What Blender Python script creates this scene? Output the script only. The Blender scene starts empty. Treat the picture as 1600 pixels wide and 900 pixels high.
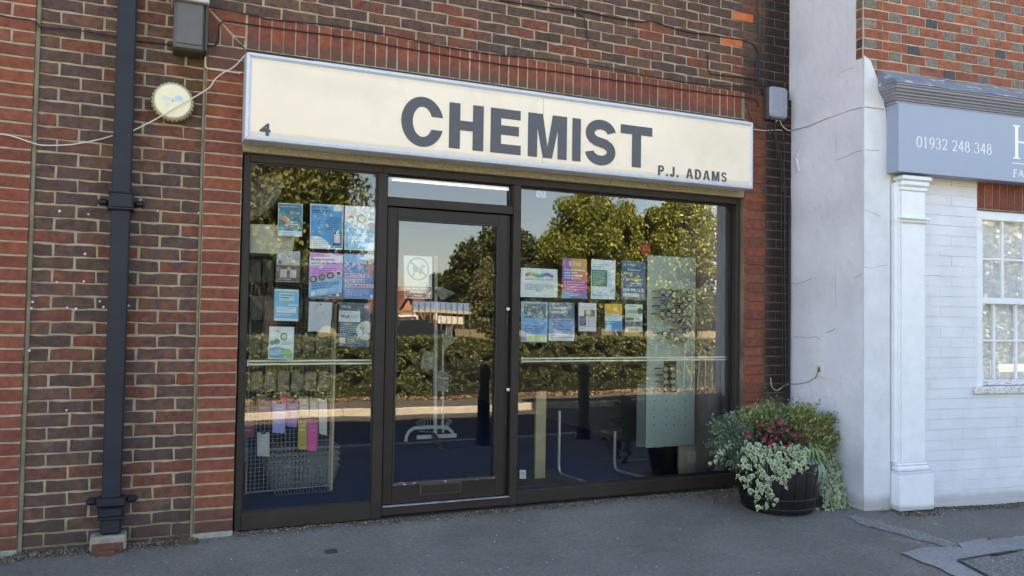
import bpy, math, random
import numpy as np
from mathutils import Vector, Matrix, noise
R_ = math.radians
scn = bpy.context.scene
COL = scn.collection

# ------------------------------------------------------------------ camera
F_PX, YAW, PITCH, ROLL = 1273.93, 0.4193495, 0.0343595, 0.0159986
CAM = Vector((-0.5128, -5.3235, 1.3511))
fw = Vector((math.sin(YAW)*math.cos(PITCH), math.cos(YAW)*math.cos(PITCH), math.sin(PITCH)))
rt = Vector((math.cos(YAW), -math.sin(YAW), 0)); up = rt.cross(fw)
r2 = rt*math.cos(ROLL) + up*math.sin(ROLL); u2 = up*math.cos(ROLL) - rt*math.sin(ROLL)
cd = bpy.data.cameras.new('camera'); cam = bpy.data.objects.new('camera', cd); COL.objects.link(cam)
m = Matrix((r2, u2, -fw)).transposed().to_4x4(); m.translation = CAM; cam.matrix_world = m
cd.sensor_width = 36; cd.lens = 36*F_PX/1600; cd.clip_start = .05; cd.clip_end = 2000
scn.camera = cam

# ------------------------------------------------------------------ sky, sun, exposure
SUN_EL, SUN_AZ = 40.0, 13.0          # the sun stands behind the shops, a little to the left
w = bpy.data.worlds.new("World"); scn.world = w; w.use_nodes = True
nt = w.node_tree; bg = nt.nodes['Background']
sky = nt.nodes.new('ShaderNodeTexSky'); sky.sky_type = 'NISHITA'; sky.sun_disc = False
sky.sun_elevation = R_(SUN_EL); sky.sun_rotation = R_(-SUN_AZ)
sky.air_density = 1.0; sky.dust_density = .8; sky.ozone_density = 2.0
nt.links.new(sky.outputs[0], bg.inputs[0]); bg.inputs[1].default_value = .065
sd = bpy.data.lights.new('sun', 'SUN'); sun = bpy.data.objects.new('sun', sd); COL.objects.link(sun)
sd.energy = 5.0; sd.angle = R_(.5); sd.color = (1, .93, .82)
dirv = Vector((math.sin(R_(SUN_AZ))*math.cos(R_(SUN_EL)), -math.cos(R_(SUN_AZ))*math.cos(R_(SUN_EL)), -math.sin(R_(SUN_EL))))
sun.rotation_euler = dirv.to_track_quat('-Z', 'Y').to_euler(); sun.location = (0, 20, 20)
vs = scn.view_settings; vs.view_transform = 'Standard'; vs.look = 'None'; vs.gamma = 1; vs.exposure = 3.50
vs.use_white_balance = True; vs.white_balance_temperature = 8050; vs.white_balance_tint = 17
scn.cycles.max_bounces = 8; scn.cycles.transparent_max_bounces = 16

# ------------------------------------------------------------------ measuring: a pixel of the photograph met with a plane of the place
def ray(u, v): return fw + r2*((u-800)/F_PX) - u2*((v-450)/F_PX)
def at(u, v, y=0.0):
    d = ray(u, v); return CAM + d*((y-CAM.y)/d.y)
def atx(u, v, x):
    d = ray(u, v); return CAM + d*((x-CAM.x)/d.x)
def atz(u, v, z):
    d = ray(u, v); return CAM + d*((z-CAM.z)/d.z)
GLASS_Y = .10
def across(u, v, yr):                 # where a thing seen mirrored in the glass really stands, at depth yr
    p = at(u, v, 2*GLASS_Y-yr); return Vector((p.x, yr, p.z))
def gz(x, y):                         # pavement height
    return -.02 + .06*min(0, y) - (.02*max(0, min(1.2, x-4.4)) if x > 4.4 else 0)
NA = R_(5.2); NO = Vector((4.431, -.765, 0)); NE = Vector((math.cos(NA), -math.sin(NA), 0)); NN = Vector((-math.sin(NA), -math.cos(NA), 0))
def nb(s, off, z): return NO + NE*s + NN*off + Vector((0, 0, z))

# ------------------------------------------------------------------ materials
MATS = {}
def lin(c):
    return tuple((x/255/12.92 if x/255 <= .04045 else ((x/255+.055)/1.055)**2.4) for x in c)
def mat(name, col, rough=.7, metal=0, spec=.5, var=0, vscale=8, bump=0, bscale=60, col2=None, mixscale=None, mixlo=.4, mixhi=.6, rand=None, island=None, emit=None, detail=6, trans=0, coat=0, stretch=None):
    if name in MATS: return MATS[name]
    mt = bpy.data.materials.new(name); mt.use_nodes = True; n = mt.node_tree.nodes; l = mt.node_tree.links
    b = n['Principled BSDF']; b.inputs['Roughness'].default_value = rough; b.inputs['Metallic'].default_value = metal
    b.inputs['Specular IOR Level'].default_value = spec
    if coat: b.inputs['Coat Weight'].default_value = coat
    geo = n.new('ShaderNodeNewGeometry'); pos = geo.outputs['Position']
    if stretch:
        mp = n.new('ShaderNodeMapping'); mp.inputs['Scale'].default_value = stretch; l.new(pos, mp.inputs[0]); pos = mp.outputs[0]
    cur = None
    def rgb(c):
        x = n.new('ShaderNodeRGB'); x.outputs[0].default_value = (*c[:3], 1); return x.outputs[0]
    def mixc(f, a, bb, mode='MIX'):
        x = n.new('ShaderNodeMix'); x.data_type = 'RGBA'; x.blend_type = mode
        if isinstance(f, (int, float)): x.inputs[0].default_value = f
        else: l.new(f, x.inputs[0])
        l.new(a, x.inputs[6]); l.new(bb, x.inputs[7]); return x.outputs[2]
    def noi(s, d=detail, r=.6):
        x = n.new('ShaderNodeTexNoise'); x.inputs['Scale'].default_value = s; x.inputs['Detail'].default_value = d; x.inputs['Roughness'].default_value = r
        l.new(pos, x.inputs['Vector']); return x.outputs['Fac']
    def mr(s, a, bb, c, d):
        x = n.new('ShaderNodeMapRange'); x.inputs[1].default_value = a; x.inputs[2].default_value = bb; x.inputs[3].default_value = c; x.inputs[4].default_value = d
        l.new(s, x.inputs[0]); return x.outputs[0]
    cur = rgb(col)
    pal = rand or island
    if pal:
        r = n.new('ShaderNodeValToRGB'); r.color_ramp.interpolation = 'CONSTANT' if rand else 'LINEAR'
        while len(r.color_ramp.elements) < len(pal): r.color_ramp.elements.new(.5)
        for i, c in enumerate(pal):
            e = r.color_ramp.elements[i]; e.position = i/len(pal) if rand else i/max(1, len(pal)-1); e.color = (*c[:3], 1)
        if rand:
            oi = n.new('ShaderNodeObjectInfo'); l.new(oi.outputs['Random'], r.inputs[0])
        else: l.new(geo.outputs['Random Per Island'], r.inputs[0])
        cur = r.outputs[0]
    if col2:
        cur = mixc(mr(noi(mixscale or 3), mixlo, mixhi, 0, 1), cur, rgb(col2))
    if var:
        f = mr(noi(vscale), .3, .7, 1-var, 1+var)
        g = n.new('ShaderNodeCombineColor'); [l.new(f, g.inputs[i]) for i in range(3)]
        cur = mixc(1.0, cur, g.outputs[0], 'MULTIPLY')
    l.new(cur, b.inputs['Base Color'])
    if bump:
        bn = n.new('ShaderNodeBump'); bn.inputs['Strength'].default_value = 1; bn.inputs['Distance'].default_value = bump
        l.new(noi(bscale, 8, .7), bn.inputs['Height']); l.new(bn.outputs[0], b.inputs['Normal'])
    if emit: b.inputs['Emission Color'].default_value = (*emit[0], 1); b.inputs['Emission Strength'].default_value = emit[1]
    if trans:      # thin leaves let some light through
        t = n.new('ShaderNodeBsdfTranslucent'); l.new(cur, t.inputs[0]); ms = n.new('ShaderNodeMixShader'); ms.inputs[0].default_value = trans
        l.new(b.outputs[0], ms.inputs[1]); l.new(t.outputs[0], ms.inputs[2]); l.new(ms.outputs[0], n['Material Output'].inputs[0])
    mt['_cur'] = 1
    MATS[name] = mt; mt.node_tree['x'] = 1
    return mt

def stained(name, base, spots, **k):
    """a material with dark soot in boxes of the wall: spots = (axis ranges, colour)"""
    mt = mat(name, base, **k); n = mt.node_tree.nodes; l = mt.node_tree.links; b = n['Principled BSDF']
    src = b.inputs['Base Color'].links[0].from_socket
    geo = n.new('ShaderNodeNewGeometry'); sp = n.new('ShaderNodeSeparateXYZ'); l.new(geo.outputs['Position'], sp.inputs[0])
    noi = n.new('ShaderNodeTexNoise'); noi.inputs['Scale'].default_value = 3.5; noi.inputs['Detail'].default_value = 7; l.new(geo.outputs['Position'], noi.inputs['Vector'])
    def mth(op, a, bb=None):
        x = n.new('ShaderNodeMath'); x.operation = op; x.use_clamp = op in ('ADD', 'SUBTRACT') and False
        for i, s in enumerate((a, bb)):
            if s is None: continue
            if isinstance(s, (int, float)): x.inputs[i].default_value = s
            else: l.new(s, x.inputs[i])
        return x.outputs[0]
    def step(s, a, c):
        x = n.new('ShaderNodeMapRange'); x.interpolation_type = 'SMOOTHSTEP'; x.inputs[1].default_value = a; x.inputs[2].default_value = c; l.new(s, x.inputs[0]); return x.outputs[0]
    for (x0, x1, z0, z1, soft, col, amt) in spots:
        wob = mth('MULTIPLY', mth('SUBTRACT', noi.outputs['Fac'], .5), soft*3)
        X = mth('ADD', sp.outputs[0], wob); Z = mth('ADD', sp.outputs[2], wob)
        f = mth('MULTIPLY', mth('MULTIPLY', step(X, x0-soft, x0+soft), mth('SUBTRACT', 1, step(X, x1-soft, x1+soft))),
                mth('MULTIPLY', step(Z, z0-soft, z0+soft), mth('SUBTRACT', 1, step(Z, z1-soft, z1+soft))))
        f = mth('MULTIPLY', f, amt)
        x = n.new('ShaderNodeMix'); x.data_type = 'RGBA'; l.new(f, x.inputs[0]); l.new(src, x.inputs[6]); x.inputs[7].default_value = (*col, 1); src = x.outputs[2]
    l.new(src, b.inputs['Base Color']); return mt

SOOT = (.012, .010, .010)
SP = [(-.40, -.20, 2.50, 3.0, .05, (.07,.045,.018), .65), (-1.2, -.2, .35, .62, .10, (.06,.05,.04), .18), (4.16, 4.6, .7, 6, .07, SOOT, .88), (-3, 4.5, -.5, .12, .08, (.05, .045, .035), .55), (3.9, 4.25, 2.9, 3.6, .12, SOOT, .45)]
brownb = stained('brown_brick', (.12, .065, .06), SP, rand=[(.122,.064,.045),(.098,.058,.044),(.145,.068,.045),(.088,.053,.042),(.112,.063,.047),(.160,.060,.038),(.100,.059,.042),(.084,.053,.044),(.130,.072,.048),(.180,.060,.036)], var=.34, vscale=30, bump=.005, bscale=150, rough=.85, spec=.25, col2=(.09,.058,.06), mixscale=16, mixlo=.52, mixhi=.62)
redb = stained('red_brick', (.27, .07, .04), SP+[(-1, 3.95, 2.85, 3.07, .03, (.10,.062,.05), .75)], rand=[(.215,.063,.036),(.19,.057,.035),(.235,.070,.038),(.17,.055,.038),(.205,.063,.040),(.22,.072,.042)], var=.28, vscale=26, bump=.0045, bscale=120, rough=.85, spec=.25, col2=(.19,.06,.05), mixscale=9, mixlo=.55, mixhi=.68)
orangeb = mat('orange_brick', (.50, .13, .055), var=.2, vscale=20, bump=.003, bscale=120, rough=.85, spec=.2)
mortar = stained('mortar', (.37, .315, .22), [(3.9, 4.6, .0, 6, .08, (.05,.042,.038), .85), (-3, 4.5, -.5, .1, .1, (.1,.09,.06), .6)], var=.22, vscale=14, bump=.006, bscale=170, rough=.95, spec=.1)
nred = mat('old_red_brick', (.38, .11, .055), rand=[(.29,.098,.06),(.24,.085,.055),(.32,.112,.067),(.21,.08,.058),(.26,.09,.06)], var=.22, vscale=25, bump=.004, bscale=130, rough=.85, spec=.2, col2=(.17,.08,.06), mixscale=18, mixlo=.50, mixhi=.66)
ndark = mat('flared_header_brick', (.13, .12, .11), rand=[(.15,.125,.105),(.12,.10,.09),(.19,.145,.115),(.14,.12,.10),(.05,.048,.05),(.16,.135,.11)], var=.5, vscale=40, bump=.004, bscale=130, rough=.6, spec=.4)
nmort = mat('pale_mortar', (.52, .44, .33), var=.15, vscale=20, bump=.004, bscale=150, rough=.95, spec=.1)
white_brick = stained('painted_brick', (.66, .69, .73), [(4, 9, -.4, .0, .03, (.30,.28,.24), .5), (4, 9, 2.38, 2.6, .03, (.60,.55,.44), .5)], var=.07, vscale=4, bump=.0025, bscale=40, rough=.55)
white_wood = stained('white_gloss_paint', (.74, .78, .81), [(4, 8, -.3, -.035, .02, (.25,.22,.18), .6), (4, 8, .205, .225, .006, (.40,.36,.32), .4), (4, 8, 2.10, 2.13, .02, (.5,.47,.40), .35)], var=.05, vscale=9, bump=.0006, bscale=30, rough=.35)
flaky = mat('flaking_white_paint', (.70, .70, .68), col2=(.22, .19, .16), mixscale=38, mixlo=.55, mixhi=.6, bump=.004, bscale=70, rough=.7, stretch=(1, 1, 4))
render_m = stained('lilac_render', (.65, .66, .71), [(4, 5, -.4, .02, .05, (.22,.20,.17), .55), (4, 5, .02, .35, .12, (.42,.42,.42), .35)], var=.10, vscale=2.2, bump=.010, bscale=14, rough=.75, col2=(.57, .58, .63), mixscale=1.6, mixlo=.45, mixhi=.75)
render_f = stained('pale_render', (.63, .65, .68), [(4, 5, -.4, .03, .05, (.24,.22,.18), .6)], var=.09, vscale=5, bump=.006, bscale=22, rough=.7)
fascia_m = mat('blue_grey_fascia_paint', (.285, .35, .45), var=.02, rough=.45)
fascia_side = fascia_m
cornice_m = mat('cornice_grey_paint', (.235, .245, .30), var=.08, vscale=9, rough=.55)
lead_m = mat('lead_sheet', (.20, .23, .29), var=.25, vscale=9, rough=.5, metal=.2, col2=(.46,.47,.47), mixscale=11, mixlo=.56, mixhi=.62, bump=.004, bscale=16)
sign_m = stained('cream_acrylic_sign', (.79, .68, .53), [(-.2, 3.9, 2.41, 2.452, .014, (.46,.40,.30), .45), (-.2, 3.9, 2.885, 2.92, .010, (.50,.45,.36), .35), (1.9, 1.96, 2.44, 2.9, .02, (.6,.52,.42), .25), (.05, .85, 2.70, 2.90, .10, (.60,.55,.44), .38), (3.25, 3.85, 2.6, 2.88, .10, (.68,.58,.44), .45)], var=.05, vscale=2, rough=.30, bump=.0006, bscale=7, col2=(.70,.585,.43), mixscale=3.5, mixlo=.52, mixhi=.80)
alu = mat('aluminium_trim', (.52, .56, .61), metal=.1, rough=.45, var=.08, vscale=12, bump=.0004, bscale=120)
letter_m = mat('charcoal_letter', (.052, .056, .064), rough=.4, var=.1, vscale=20)
letter_w = mat('white_letter', (.82, .85, .86), rough=.5)
bronze = mat('brown_window_frame', (.029, .022, .018), rough=.55, spec=.28, var=.2, vscale=7, col2=(.10,.085,.075), mixscale=70, mixlo=.70, mixhi=.73, bump=.0004, bscale=60)
bronze_d = mat('brown_door_leaf', (.022, .0155, .012), rough=.5, spec=.3, var=.15, vscale=10, col2=(.2,.17,.15), mixscale=90, mixlo=.70, mixhi=.74)
gasket = mat('black_gasket', (.008, .008, .009), rough=.5)
lintel_m = mat('pebbledash_lintel', (.30, .26, .18), var=.4, vscale=90, bump=.006, bscale=160, rough=.9)
pipe_m = mat('black_painted_iron', (.010, .0135, .022), rough=.5, spec=.3, col2=(.05,.05,.055), mixscale=80, mixlo=.70, mixhi=.73, var=.25, vscale=6, bump=.0012, bscale=40)
cream_p = mat('yellowed_plastic', (.74, .68, .46), rough=.5, var=.06, vscale=12)
grey_p = mat('grey_plastic', (.24, .28, .34), rough=.5, var=.12, vscale=30)
dark_p = mat('dark_bronze_plastic', (.06, .052, .040), rough=.3, var=.15, vscale=5)
cable_b = mat('black_cable', (.012, .011, .012), rough=.6)
cable_w = mat('cream_cable', (.62, .57, .48), rough=.6)
white_p = mat('white_plastic', (.66, .64, .60), rough=.4, var=.08, vscale=20)
carpet = mat('blue_carpet', (.030, .075, .22), rough=1, spec=.05, var=.2, vscale=60, bump=.002, bscale=400)
room_m = mat('shop_wall_paint', (.22, .20, .19), rough=.9)
room_c = mat('ceiling_tile', (.32, .32, .31), rough=.9)
room_p = mat('cream_skirting', (.60, .54, .38), rough=.6)
steel = mat('chrome_wire', (.60, .62, .63), metal=.5, rough=.35)
wire_m = mat('grey_wire', (.36, .39, .38), metal=.3, rough=.45)
wwire = mat('white_coated_wire', (.70, .72, .68), rough=.4)
brass = mat('cream_handrail', (.88, .85, .70), rough=.35)
wood_m = mat('pale_wood_post', (.50, .40, .22), rough=.6, var=.2, vscale=10, stretch=(30, 30, 2))
mat_m = mat('brown_doormat', (.10, .08, .06), rough=1, bump=.004, bscale=200)
acr = mat('frosted_green_acrylic', (.46, .54, .48), rough=.25, var=.06, vscale=5)
acr_side = mat('dark_acrylic_side', (.16, .19, .18), rough=.3)
blackp = mat('black_plastic', (.012, .012, .013), rough=.35)
kerb_m = mat('concrete_kerb', (.46, .42, .33), var=.15, vscale=5, bump=.003, bscale=80, rough=.9)
bark = mat('bark', (.030, .024, .019), var=.4, vscale=10, bump=.02, bscale=18, rough=.95, stretch=(3, 3, .6))
iron = mat('black_iron_railing', (.012, .013, .013), rough=.5)
barrel_m = mat('black_barrel', (.006, .006, .008), rough=.38, var=.3, vscale=8, bump=.001, bscale=30)
soil = mat('compost', (.03, .022, .016), rough=1, bump=.02, bscale=40)

# asphalt: aggregate speckle + stains
def asphalt(name, base, speck, amt=.5, big=.18):
    mt = mat(name, base, rough=.88, spec=.25); n = mt.node_tree.nodes; l = mt.node_tree.links; b = n['Principled BSDF']
    geo = n.new('ShaderNodeNewGeometry')
    def noi(s, d=4, r=.6):
        x = n.new('ShaderNodeTexNoise'); x.inputs['Scale'].default_value = s; x.inputs['Detail'].default_value = d; x.inputs['Roughness'].default_value = r; l.new(geo.outputs['Position'], x.inputs['Vector']); return x.outputs['Fac']
    def mr(s, a, bb, c, d):
        x = n.new('ShaderNodeMapRange'); x.inputs[1].default_value = a; x.inputs[2].default_value = bb; x.inputs[3].default_value = c; x.inputs[4].default_value = d; l.new(s, x.inputs[0]); return x.outputs[0]
    vo = n.new('ShaderNodeTexVoronoi'); vo.inputs['Scale'].default_value = 130; l.new(geo.outputs['Position'], vo.inputs['Vector'])
    cell = n.new('ShaderNodeSeparateColor'); l.new(vo.outputs['Color'], cell.inputs[0])
    fac = mr(cell.outputs[0], .72, 1, 0, amt)
    m1 = n.new('ShaderNodeMix'); m1.data_type = 'RGBA'; l.new(fac, m1.inputs[0]); m1.inputs[6].default_value = (*base, 1); m1.inputs[7].default_value = (*speck, 1)
    f = mr(noi(1.3, 8, .65), .3, .7, 1-big, 1+big); g = n.new('ShaderNodeCombineColor'); [l.new(f, g.inputs[i]) for i in range(3)]
    m2 = n.new('ShaderNodeMix'); m2.data_type = 'RGBA'; m2.blend_type = 'MULTIPLY'; m2.inputs[0].default_value = 1; l.new(m1.outputs[2], m2.inputs[6]); l.new(g.outputs[0], m2.inputs[7])
    f2 = mr(noi(45, 5, .7), .35, .7, .8, 1.25); g2 = n.new('ShaderNodeCombineColor'); [l.new(f2, g2.inputs[i]) for i in range(3)]
    m3 = n.new('ShaderNodeMix'); m3.data_type = 'RGBA'; m3.blend_type = 'MULTIPLY'; m3.inputs[0].default_value = 1; l.new(m2.outputs[2], m3.inputs[6]); l.new(g2.outputs[0], m3.inputs[7])
    l.new(m3.outputs[2], b.inputs['Base Color'])
    bn = n.new('ShaderNodeBump'); bn.inputs['Distance'].default_value = .006; l.new(mr(vo.outputs['Distance'], 0, .8, 1, 0), bn.inputs['Height'])
    bn2 = n.new('ShaderNodeBump'); bn2.inputs['Distance'].default_value = .02; l.new(noi(4, 8, .6), bn2.inputs['Height']); l.new(bn2.outputs[0], bn.inputs['Normal']); l.new(bn.outputs[0], b.inputs['Normal'])
    return mt
pave_m = asphalt('asphalt_pavement', (.168, .156, .134), (.27, .25, .22), .4, .24)
road_m = asphalt('road_asphalt', (.10, .095, .088), (.2, .19, .17), .3)
farpave_m = asphalt('far_pavement_asphalt', (.13, .12, .105), (.2, .19, .17), .3)
patch_m = asphalt('worn_concrete_patch', (.27, .27, .265), (.30, .30, .29), .4, .25)
gravel_m = asphalt('gravel_strip', (.17, .17, .165), (.40, .40, .38), .95, .25)
pebble_m = asphalt('pebble_slab', (.16, .155, .145), (.42, .39, .34), 1.0, .1)

def glass(name, refl=1.0, extra=.03, tint=(.86, .90, .90)):
    mt = bpy.data.materials.new(name); mt.use_nodes = True; n = mt.node_tree.nodes; l = mt.node_tree.links; n.remove(n['Principled BSDF'])
    t = n.new('ShaderNodeBsdfTransparent'); t.inputs[0].default_value = (*tint, 1)
    g = n.new('ShaderNodeBsdfGlossy'); g.inputs['Roughness'].default_value = 0.0; g.inputs[0].default_value = (1, 1, 1, 1)
    wn = n.new('ShaderNodeTexNoise'); wn.inputs['Scale'].default_value = 1.6; wn.inputs['Detail'].default_value = 1; gp_ = n.new('ShaderNodeNewGeometry'); l.new(gp_.outputs['Position'], wn.inputs['Vector']); wb_ = n.new('ShaderNodeBump'); wb_.inputs['Distance'].default_value = .0012; l.new(wn.outputs['Fac'], wb_.inputs['Height']); l.new(wb_.outputs[0], g.inputs['Normal'])
    fr = n.new('ShaderNodeFresnel'); fr.inputs[0].default_value = 1.5
    ma = n.new('ShaderNodeMath'); ma.operation = 'MULTIPLY_ADD'; ma.inputs[1].default_value = refl; ma.inputs[2].default_value = extra; ma.use_clamp = True
    l.new(fr.outputs[0], ma.inputs[0]); ms = n.new('ShaderNodeMixShader'); l.new(ma.outputs[0], ms.inputs[0]); l.new(t.outputs[0], ms.inputs[1]); l.new(g.outputs[0], ms.inputs[2])
    l.new(ms.outputs[0], n['Material Output'].inputs[0]); return mt
glass_m = glass('window_glass', 1.0, .004, tint=(.95, .97, .97))
glass_t = glass('house_glass', .32, .0, tint=(.985, .99, .99))

print_m = bpy.data.materials.new('printed_paper'); print_m.use_nodes = True
_n = print_m.node_tree.nodes; _a = _n.new('ShaderNodeAttribute'); _a.attribute_name = 'Col'
print_m.node_tree.links.new(_a.outputs['Color'], _n['Principled BSDF'].inputs['Base Color']); _n['Principled BSDF'].inputs['Roughness'].default_value = .45

# ------------------------------------------------------------------ mesh builder
class MB:
    def __init__(s): s.v = []; s.f = []; s.c = []; s.mi = []
    def add(s, vs, fs, col=None, mi=0):
        o = len(s.v); s.v += [tuple(p) for p in vs]; s.f += [tuple(i+o for i in f) for f in fs]; s.c += [col]*len(fs); s.mi += [mi]*len(fs); return s
    def box(s, x0, x1, y0, y1, z0, z1, b=0, mi=0, T=None):
        if x0 > x1: x0, x1 = x1, x0
        if y0 > y1: y0, y1 = y1, y0
        if z0 > z1: z0, z1 = z1, z0
        if b <= 0:
            vs = [(x, y, z) for x in (x0, x1) for y in (y0, y1) for z in (z0, z1)]
            fs = [(0,1,3,2),(4,6,7,5),(0,4,5,1),(2,3,7,6),(0,2,6,4),(1,5,7,3)]
        else:
            b = min(b, (x1-x0)*.45, (y1-y0)*.45, (z1-z0)*.45); vs = []; idx = {}
            for i, x in enumerate((x0, x1)):
                for j, y in enumerate((y0, y1)):
                    for k, z in enumerate((z0, z1)):
                        sx, sy, sz = (1, -1)[i], (1, -1)[j], (1, -1)[k]
                        idx[i,j,k,'x'] = len(vs); vs.append((x, y+sy*b, z+sz*b))
                        idx[i,j,k,'y'] = len(vs); vs.append((x+sx*b, y, z+sz*b))
                        idx[i,j,k,'z'] = len(vs); vs.append((x+sx*b, y+sy*b, z))
            q = lambda *a: tuple(idx[t] for t in a); fs = []
            for i in (0, 1):
                f = q((i,0,0,'x'),(i,0,1,'x'),(i,1,1,'x'),(i,1,0,'x')); fs.append(f if i == 0 else f[::-1])
                f = q((0,i,0,'y'),(1,i,0,'y'),(1,i,1,'y'),(0,i,1,'y')); fs.append(f if i == 0 else f[::-1])
                f = q((0,0,i,'z'),(0,1,i,'z'),(1,1,i,'z'),(1,0,i,'z')); fs.append(f if i == 0 else f[::-1])
            for i in (0,1):
                for j in (0,1):
                    f = q((i,j,0,'x'),(i,j,0,'y'),(i,j,1,'y'),(i,j,1,'x')); fs.append(f)
                    f = q((i,0,j,'x'),(i,0,j,'z'),(i,1,j,'z'),(i,1,j,'x')); fs.append(f)
                    f = q((0,i,j,'y'),(0,i,j,'z'),(1,i,j,'z'),(1,i,j,'y')); fs.append(f)
            for i in (0,1):
                for j in (0,1):
                    for k in (0,1): fs.append(q((i,j,k,'x'),(i,j,k,'y'),(i,j,k,'z')))
        if T: vs = [T(Vector(p)) for p in vs]
        return s.add(vs, fs, mi=mi)
    def tube(s, pts, r, n=6, cap=True, mi=0):
        pts = [Vector(p) for p in pts]; rs = r if isinstance(r, (list, tuple)) else [r]*len(pts); vs = []; fs = []
        ref = None
        for i, p in enumerate(pts):
            d = ((pts[min(i+1, len(pts)-1)]-p).normalized() + (p-pts[max(i-1, 0)]).normalized())
            if d.length < 1e-6: d = Vector((0, 0, 1))
            d.normalize()
            if ref is None: ref = Vector((0, 0, 1)) if abs(d.z) < .9 else Vector((1, 0, 0))
            a = d.cross(ref); a.normalize(); b = d.cross(a); ref = -b if False else a.cross(d)
            for k in range(n):
                t = 2*math.pi*k/n; vs.append(p + (a*math.cos(t)+b*math.sin(t))*rs[i])
        for i in range(len(pts)-1):
            for k in range(n):
                k2 = (k+1) % n; fs.append((i*n+k, i*n+k2, (i+1)*n+k2, (i+1)*n+k))
        if cap: fs.append(tuple(range(n))[::-1]); fs.append(tuple(range((len(pts)-1)*n, len(pts)*n)))
        return s.add(vs, fs, mi=mi)
    def lathe(s, prof, c=(0,0,0), n=24, ax='z', mi=0):
        vs = []; fs = []; c = Vector(c)
        for r, h in prof:
            for k in range(n):
                t = 2*math.pi*k/n
                p = Vector((r*math.cos(t), r*math.sin(t), h)) if ax == 'z' else Vector((r*math.cos(t), -h, r*math.sin(t)))
                vs.append(c+p)
        for i in range(len(prof)-1):
            for k in range(n):
                k2 = (k+1) % n; fs.append((i*n+k, i*n+k2, (i+1)*n+k2, (i+1)*n+k))
        fs.append(tuple(range(n))[::-1]); fs.append(tuple(range((len(prof)-1)*n, len(prof)*n)))
        return s.add(vs, fs, mi=mi)
    def prism(s, poly, T, d, mi=0, col=None, front=True, back=True):
        back = back and d != 0
        """poly in 2D (x,z); T(x, y, z) gives the point; y from 0 (front) to d"""
        n = len(poly); vs = [T(x, 0, z) for x, z in poly] + [T(x, d, z) for x, z in poly]; fs = []
        if front: fs.append(tuple(range(n)))
        if back: fs.append(tuple(range(n, 2*n))[::-1])
        if d: fs += [(i, i+n, (i+1) % n+n, (i+1) % n) for i in range(n)]
        return s.add(vs, fs, col, mi)
    def build(s, name, mats, parent=None, smooth=False, loc=None):
        me = bpy.data.meshes.new(name); me.from_pydata([tuple(p) for p in s.v], [], s.f)
        if not isinstance(mats, (list, tuple)): mats = [mats]
        for mm in mats: me.materials.append(mm)
        if len(mats) > 1: me.polygons.foreach_set('material_index', s.mi)
        if any(c is not None for c in s.c):
            ca = me.color_attributes.new('Col', 'FLOAT_COLOR', 'CORNER'); out = []
            for f, c in zip(s.f, s.c): out += [*(c or (.8, .8, .8)), 1]*len(f)
            ca.data.foreach_set('color', out)
        if smooth: me.polygons.foreach_set('use_smooth', [True]*len(me.polygons))
        me.update(); return link(name, me, parent)
def link(name, me, parent=None):
    o = bpy.data.objects.new(name, me); COL.objects.link(o)
    if parent is not None: o.parent = parent
    return o
def tag(o, label=None, cat=None, group=None, kind=None):
    if label: o['label'] = label
    if cat: o['category'] = cat
    if group: o['group'] = group
    if kind: o['kind'] = kind
    return o
def thing(name, label, cat, group=None, loc=(0, 0, 0)):
    o = bpy.data.objects.new(name, None); COL.objects.link(o); o.empty_display_size = .1
    BASE[o.name] = Vector(loc); o.location = loc
    return tag(o, label, cat, group)
BASE = {}
def settle(root, loc):
    """put an Empty at the thing's base while its parts (modelled in world metres) stay where they are"""
    root.location = loc; inv = Matrix.Translation(-Vector(loc))
    for c in root.children: c.matrix_parent_inverse = inv
def copy_tree(o, parent=None):
    c = o.copy(); COL.objects.link(c); c.parent = parent
    if parent is not None: c.matrix_parent_inverse = o.matrix_parent_inverse.copy()
    for ch in o.children: copy_tree(ch, c)
    return c
def fast_mesh(name, V, Fq, mats, parent=None, midx=None):
    """V (n,3), Fq (m,k) arrays"""
    me = bpy.data.meshes.new(name); k = Fq.shape[1]
    me.vertices.add(len(V)); me.vertices.foreach_set('co', V.astype(np.float32).ravel())
    me.loops.add(Fq.size); me.loops.foreach_set('vertex_index', Fq.astype(np.int32).ravel())
    me.polygons.add(len(Fq)); me.polygons.foreach_set('loop_start', np.arange(0, Fq.size, k, dtype=np.int32))
    if not isinstance(mats, (list, tuple)): mats = [mats]
    for mm in mats: me.materials.append(mm)
    if midx is not None: me.polygons.foreach_set('material_index', midx.astype(np.int32))
    me.update(calc_edges=True); return link(name, me, parent)
rng = np.random.default_rng(7); rnd = random.Random(11)

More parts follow.
